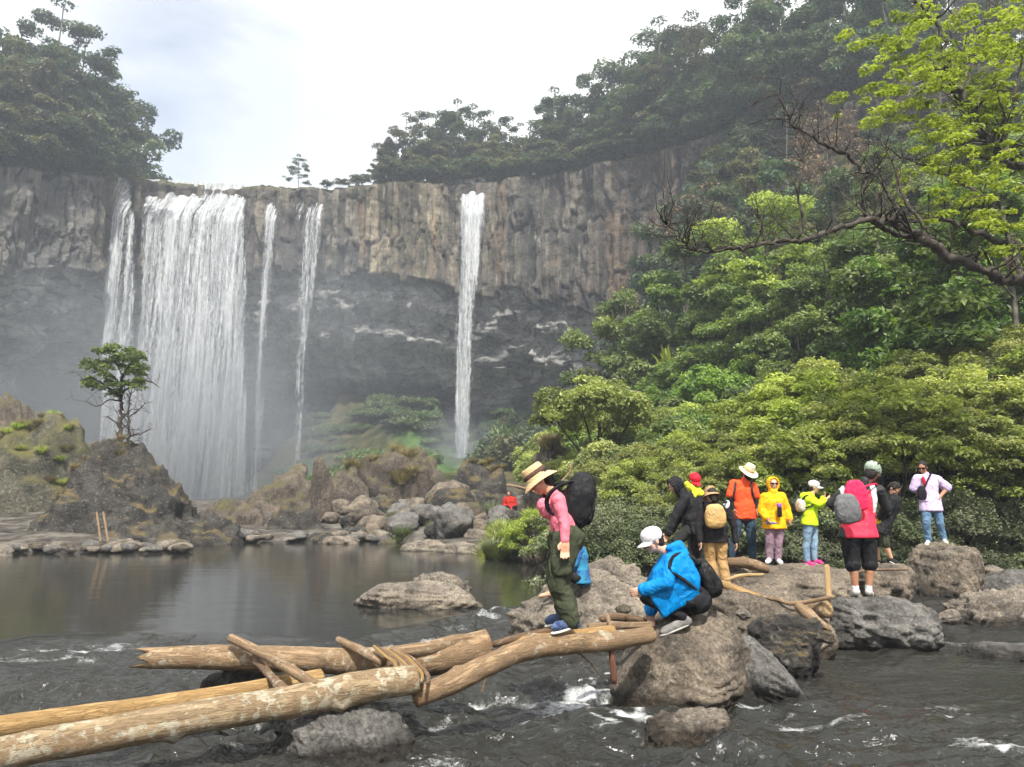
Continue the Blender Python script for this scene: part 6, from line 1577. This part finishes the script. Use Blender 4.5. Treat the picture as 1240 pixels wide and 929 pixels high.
log([(878, 703, 10.3), (898, 697, 10.4), (925, 696, 10.4)], [.02, .026, .02], 'wood_raw', name='branch', label='pale stick lying right of the hiker in khaki', cat='branch', seed=45, n_=18)
log([(872, 706, 9.6), (895, 715, 9.4), (917, 722, 9.3)], [.045, .05, .03], 'log_ochre', name='driftwood', label='yellow splintered wood below the shoes of the hiker in khaki', cat='driftwood', seed=46, rough=.2, splinter=1)
log([(1030, 694, 11.2), (1060, 690, 11.6), (1100, 690, 12.2)], [.02, .022, .015], 'log_brown', name='branch', label='dark branch on the rocks behind the helmeted man', cat='branch', seed=47)
# background sticks
log([(613, 587, 20), (634, 591, 19.8), (656, 599, 19.6)], [.035, .03, .03], 'log_tan', name='branch', label='pale bleached branch sticking out under the straw hat brim', cat='branch', seed=50, n_=16)
log([(680, 583, 19), (690, 572, 19), (693, 560, 19)], [.03, .03, .02], 'log_tan', name='branch', label='curved bleached branch behind the top of the black backpack', cat='branch', seed=51, n_=16)
for i, (a, b) in enumerate(((117, 122), (125, 131))):
    log([(a, 620, 24.6), (b, 657, 24.2)], [.03, .03], 'log_tan', name='pole', label='pale pole leaning on the tree boulder, %s of the two' % ('left' if i == 0 else 'right'), cat='pole', seed=52 + i, n_=14, seg=10)
# ------------------------------------------------------------------ single trees modelled limb by limb
def limb_tree(name, base, limbs, barkm, label, clumps, per, size, leafm, seed, flat=.5, up=.6, twigs=0, tw_r=.01, loc=None, cat='tree', twlen=.5, group=None):
    """limbs: list of ([(px,py,Y)..], r0, r1)"""
    root = empty(name, base); tag(root, label, cat, group); rs_ = np.random.RandomState(seed)
    tb = TB(); bl = V3(base); tips = []
    for pts, r0, r1 in limbs:
        w = smooth_path([V3(P(*p)) - bl for p in pts], max(8, len(pts) * 6), .0); w[1:-1] += rs_.normal(size=(len(w) - 2, 3)) * r0 * .35
        tb.add(w, np.linspace(r0, r1, len(w)) * (1 + .12 * rs_.normal(size=len(w))), 8)
        for i in range(int(twigs * len(w) / 10)):
            j = rs_.randint(len(w) // 5, len(w)); s_ = w[j]; d = rs_.normal(size=3); d[2] = abs(d[2]) * .9; d /= np.linalg.norm(d)
            L = twlen * rs_.uniform(.4, 1.2); rr0 = max(tw_r, r0 * .22)
            m_ = s_ + d * L * .5 + rs_.normal(size=3) * .12 * L; e_ = s_ + d * L + rs_.normal(size=3) * .2 * L
            tb.add(np.array([s_, m_, e_]), [rr0, rr0 * .7, rr0 * .3], 5); tips.append(e_)
            for q in range(3):
                e2 = m_ + (e_ - m_) * rs_.uniform(0, 1) + rs_.normal(size=3) * .28 * L
                tb.add(np.array([m_ + (e_ - m_) * .3, e2]), [rr0 * .4, rr0 * .15], 4); tips.append(e2)
    tb.build('trunk', M[barkm], root)
    if clumps is not None:
        cl = [(*(V3(P(c[0], c[1], c[2])) - bl), c[3]) for c in clumps]
        crown_mesh('crown', cl, per, size, M[leafm], seed + 1, flat, up, root)
    return root
rs7 = np.random.RandomState(77)
# the lone tree on the boulder
cl = []
for i in range(64):
    a = rs7.uniform(0, 6.28); q = math.sqrt(rs7.uniform(0, 1)); px = 142 + math.cos(a) * q * 37 - (3 if q > .6 else 0); py = 450 + math.sin(a) * q * 36 - (1 - q) * 4 + (px - 142) * -.06
    cl.append((px, py, 28.5 + rs7.uniform(-1, 1), rs7.uniform(.18, .34)))
limb_tree('lone_tree', P(146, 580, 28.5), [([(147, 592, 28.5), (146, 560, 28.5), (144, 530, 28.4), (146, 500, 28.5), (147, 478, 28.5), (149, 452, 28.5)], .11, .05), ([(147, 482, 28.5), (132, 470, 28.3), (112, 458, 28.2), (98, 460, 28)], .05, .015), ([(148, 475, 28.5), (162, 466, 28.7), (180, 462, 28.6), (194, 470, 28.6)], .045, .012),
        ([(149, 458, 28.5), (142, 442, 28.6), (132, 430, 28.8)], .04, .012), ([(149, 456, 28.5), (158, 440, 28.2), (168, 430, 28)], .04, .012), ([(147, 486, 28.5), (134, 484, 28.2), (118, 492, 28), (104, 486, 28)], .035, .01), ([(148, 470, 28.5), (136, 455, 28.2), (120, 442, 28)], .04, .01)],
        'bark_dark', 'slender lone tree with a small green crown on the dark boulder', cl, 120, .06, 'leaf_mid', 5, flat=.75, twigs=4, tw_r=.008, twlen=.7)
limb_tree('bare_tree', P(155, 580, 28.2), [([(153, 596, 28.2), (155, 560, 28.2), (157, 525, 28.2), (155, 500, 28.2), (158, 478, 28.2)], .08, .02), ([(156, 528, 28.2), (168, 526, 28.1), (182, 520, 28)], .04, .012), ([(157, 505, 28.2), (168, 496, 28.3), (176, 488, 28.3)], .03, .01)],
        'bark_dark', 'leafless little tree beside the lone green tree on the dark boulder', None, 0, 0, None, 6, twigs=7, tw_r=.008, twlen=.6)
# the overhanging tree at the upper right
D = 14.0
limbsA = [([(1345, 420, D + .5), (1290, 372, D + .2), (1240, 345, D), (1195, 330, D - .2), (1150, 310, D - .3), (1120, 290, D - .4), (1090, 272, D - .5), (1060, 265, D - .6)], .12, .055),
          ([(1060, 265, D - .6), (1030, 272, D - .7), (1000, 282, D - .8), (970, 292, D - .9), (935, 293, D - 1), (905, 300, D - 1.1), (870, 304, D - 1.2), (838, 302, D - 1.2), (825, 288, D - 1.3), (800, 265, D - 1.4)], .055, .012),
          ([(838, 302, D - 1.2), (833, 286, D - 1.2), (836, 272, D - 1.2)], .02, .008),
          ([(925, 293, D - 1), (923, 275, D - 1), (918, 262, D - 1)], .022, .008),
          ([(1120, 290, D - .4), (1085, 285, D - .2), (1050, 262, D - .2), (1045, 235, D - .2), (1060, 205, D - .1)], .06, .02),
          ([(1240, 300, D + .6), (1190, 285, D + .4), (1150, 268, D + .2), (1100, 266, D), (1060, 262, D - .4)], .07, .04),
          ([(1050, 215, D - .1), (1030, 190, D - .1), (1000, 176, D - .2), (975, 160, D - .3), (955, 145, D - .4), (942, 112, D - .4)], .05, .014),
          ([(966, 290, D - .9), (972, 262, D - .9), (966, 232, D - .9), (974, 200, D - .9), (970, 170, D - .9), (966, 140, D - .9)], .032, .01),
          ([(1100, 270, D - .5), (1075, 235, D - .5), (1060, 212, D - .5), (1030, 210, D - .5)], .04, .014),
          ([(1130, 290, D - .3), (1095, 240, D), (1085, 205, D + .1), (1060, 160, D + .2)], .035, .012),
          ([(1240, 345, D), (1210, 260, D + .5), (1170, 225, D + .6), (1120, 200, D + .6), (1090, 190, D + .5)], .05, .014)]
clA = []
for (px, py, sx, sy, n__, dd) in [(1190, 130, 75, 65, 120, 1.5), (1110, 60, 62, 55, 70, 2.0), (1220, 40, 55, 50, 50, 1.2), (1175, 195, 65, 35, 60, .8), (1130, 245, 45, 25, 16, .5), (1070, 120, 35, 30, 22, 2.0), (1215, 290, 40, 40, 34, .6)]:
    for i in range(n__):
        clA.append((px + rs7.normal() * sx * .62, py + rs7.normal() * sy * .62, D + dd + rs7.uniform(-1.4, 1.4), rs7.uniform(.10, .27)))
limb_tree('overhanging_tree', (P(1420, 560, D).x, D + .4, ground_z(P(1420, 560, D).x, D)), [([(1425, 640, D + .4), (1400, 520, D + .4), (1375, 450, D + .5), (1345, 420, D + .5)], .26, .18), ([(1375, 450, D + .5), (1360, 340, D + 1), (1300, 250, D + 1.1), (1235, 200, D + 1.2), (1200, 172, D + 1.3), (1178, 140, D + 1.4), (1150, 95, D + 1.5), (1140, 40, D + 1.6), (1095, -10, D + 1.8)], .16, .03),
        ([(1235, 200, D + 1.2), (1215, 195, D + 1.2), (1170, 185, D + 1.2), (1130, 150, D + 1.4)], .05, .015), ([(1200, 172, D + 1.3), (1225, 130, D + 1.2), (1240, 60, D + 1.2)], .05, .02), ([(1150, 95, D + 1.5), (1185, 50, D + 1.5), (1200, 0, D + 1.4)], .045, .018)] + limbsA,
        'bark_dark', 'big tree hanging in from the right with dark crooked limbs and lime leaves', clA, 42, .055, 'leaf_lime', 9, flat=.4, up=.7, twigs=9, tw_r=.007, twlen=.8)

# ------------------------------------------------------------------ tufts and big-leaved plants
def blades(name, N, Hh, spread, w, mat, seed, parent=None, droop=.6, arch=1.0):
    rs_ = np.random.RandomState(seed); V = []; Fq = []; o = 0
    for i in range(N):
        a = rs_.uniform(0, 6.28); L = Hh * rs_.uniform(.5, 1.15); r0 = spread * .35 * math.sqrt(rs_.uniform(0, 1)); b = np.array([math.cos(a + .5) * r0, math.sin(a + .5) * r0, -.03])
        out = np.array([math.cos(a), math.sin(a), 0]); sd_ = np.array([-math.sin(a), math.cos(a), 0]); k = rs_.uniform(.3, 1) * arch
        for t in np.linspace(0, 1, 5):
            c = b + out * (spread * k * t ** 1.6) + np.array([0, 0, L * (t - droop * k * t * t * .8)])
            ww = w * (1 - t * .92) * .5 + .0005; V += [c - sd_ * ww, c + sd_ * ww]
        for j in range(4): Fq.append([o + 2 * j, o + 2 * j + 1, o + 2 * j + 3, o + 2 * j + 2])
        o += 10
    tn = np.repeat(rs_.uniform(0, 1, N), 10)
    return mesh_np(name, np.array(V), np.array(Fq), mat, False, parent, {'tint': tn}, (0, -500, -500) if parent is None else None)
def proto1(k, fn): PROTO[k] = [fn, None, False]
for i in range(2):
    proto1('tuft%d' % i, lambda i=i: blades('grass_tuft', 420, .55, .42, .012, M['straw'], 300 + i))
    proto1('tuftg%d' % i, lambda i=i: blades('grass_tuft', 420, .5, .42, .014, M['leaf_grey'], 310 + i))
    proto1('tuftb%d' % i, lambda i=i: blades('grass_tuft', 300, .5, .42, .035, M['leaf_mound'], 320 + i))
proto1('fern', lambda: blades('fern', 30, 3.0, 2.4, .55, M['leaf_mid'], 330, arch=.9))
proto1('banana', lambda: blades('banana_plant', 9, 3.0, 1.4, .75, M['leaf_lime'], 331, arch=.7))
_dg = bpy.context.evaluated_depsgraph_get()
def solid_bvh():
    vs, fs, o = [], [], 0
    bpy.context.view_layer.update()
    for ob in SOLID:
        me = ob.data; mw = ob.matrix_world
        vs += [mw @ v.co for v in me.vertices]; fs += [[i + o for i in p.vertices] for p in me.polygons]; o = len(vs)
    return BVHTree.FromPolygons(vs, fs)
BV = solid_bvh()
def drop(x, y, zf=None):
    h = BV.ray_cast(Vector((x, y, 60)), Vector((0, 0, -1)))[0]
    return max(h.z if h else -9, ground_z(x, y))
def tuft(kind, px, py, Yv, sc, label, group, cat='grass tuft'):
    q = P(px, py, Yv); z = drop(q.x, Yv); return place(kind, (q.x, Yv, z), sc, None, label, cat, group, int(px * 3 + Yv))
rr = random.Random(12)
for i in range(36): tuft('tuft%d' % (i % 2), rr.uniform(402, 552), 600, rr.uniform(42.0, 46.5), rr.uniform(1.2, 2.2), 'straw-coloured grass tuft on the grass-streaked brown boulder', 'dry grass tufts on the biggest brown boulder')
for i in range(20): tuft('tuft%d' % (i % 2), rr.uniform(550, 612), 600, rr.uniform(40.2, 41.6), rr.uniform(.6, 1.0), 'short yellow tuft on top of the dark square boulder', 'tufts on the dark square boulder')
for i in range(80): tuft('tuft%d' % (i % 2) if i % 3 else 'tuftb0', rr.uniform(-40, 122), 600, rr.uniform(33.6, 37.5), rr.uniform(.5, 1.0), 'yellowish grass tuft on the mossy boulder at the left edge', 'grass tufts on the mossy boulder')
for i in range(34): tuft('tuft%d' % (i % 2), rr.uniform(60, 150), 600, rr.uniform(27.8, 30), rr.uniform(.35, .7), 'dry grass tuft on the shoulder of the tree boulder', 'dry tufts on the tree boulder')
for i in range(40): tuft('tuft%d' % (i % 2), rr.uniform(640, 780), 600, rr.uniform(30.5, 33), rr.uniform(.8, 1.5), 'brown dry tuft on the rock face behind the backpack', 'dry tufts on the rocks behind the backpack')
for i in range(13): tuft('tuftg%d' % (i % 2), 612 + rr.uniform(-18, 18), 660, 21.8 + rr.uniform(-.4, .4), rr.uniform(.8, 1.3), 'pale grey-green tuft in the round clump on the pool shore', 'round clump of pale grass at the pool shore')
for i in range(26): tuft('tuftb%d' % (i % 2), rr.uniform(592, 668), 640, rr.uniform(22.5, 27), rr.uniform(.9, 1.6), 'light green grass tuft on the shore behind the slabs', 'light green tufts on the far right shore')
for i in range(18): tuft('tuftg%d' % (i % 2), rr.uniform(470, 600), 640, rr.uniform(28, 33), rr.uniform(.9, 1.6), 'dull tuft among the grey stones of the far shore', 'tufts among the grey stones')
for i in range(26):
    px = rr.uniform(605, 712); Yv = rr.uniform(96, 126); q = P(px, 500, Yv)
    place('fern', (q.x, Yv, ground_z(q.x, Yv) + .2), rr.uniform(.8, 1.4), None, 'arching big-leaved plant on the slope right of the slender fall', 'plant', 'big-leaved plants right of the slender fall', i)
proto1('grassmat', lambda: make_shrub('grassy_clump', M['leaf_grass'], 1.3, 2.4, 46, 80, .2, 340, cr=.55, flat=.95, up=.2))
for i in range(110):
    px = rr.uniform(350, 640); Yv = rr.uniform(97, 133); q = P(px, 500, Yv)
    if 525 < px < 595 and Yv < 119: continue
    place('grassmat', (q.x, Yv, ground_z(q.x, Yv) - .55), rr.uniform(.6, 1.25), None, 'soft green clump on the grassy slope between the falls', 'clump', 'green clumps on the grassy slope', i)
q = P(808, 445, 42); place('banana', (q.x, 42, ground_z(q.x, 42) + 1.6), .75, None, 'light green banana plant poking out on top of the mound', 'plant')

import os
if os.environ.get('FEETDBG'):
    for o in list(bpy.data.objects):
        if o.name.startswith('person') and o.parent is None:
            for c in o.children:
                if c.name.startswith('shoe'):
                    co = np.array([v.co[:] for v in c.data.vertices]); i = co[:, 2].argmin(); w = co[i] + np.array(o.location)
                    cc = co.mean(0) + np.array(o.location)
                    print('FEET', o.name, c.name, 'sole z %.2f ground %.2f  Y %.2f px %.0f' % (w[2], drop(cc[0], cc[1]), cc[1], 620 + cc[0] / cc[1] * F))
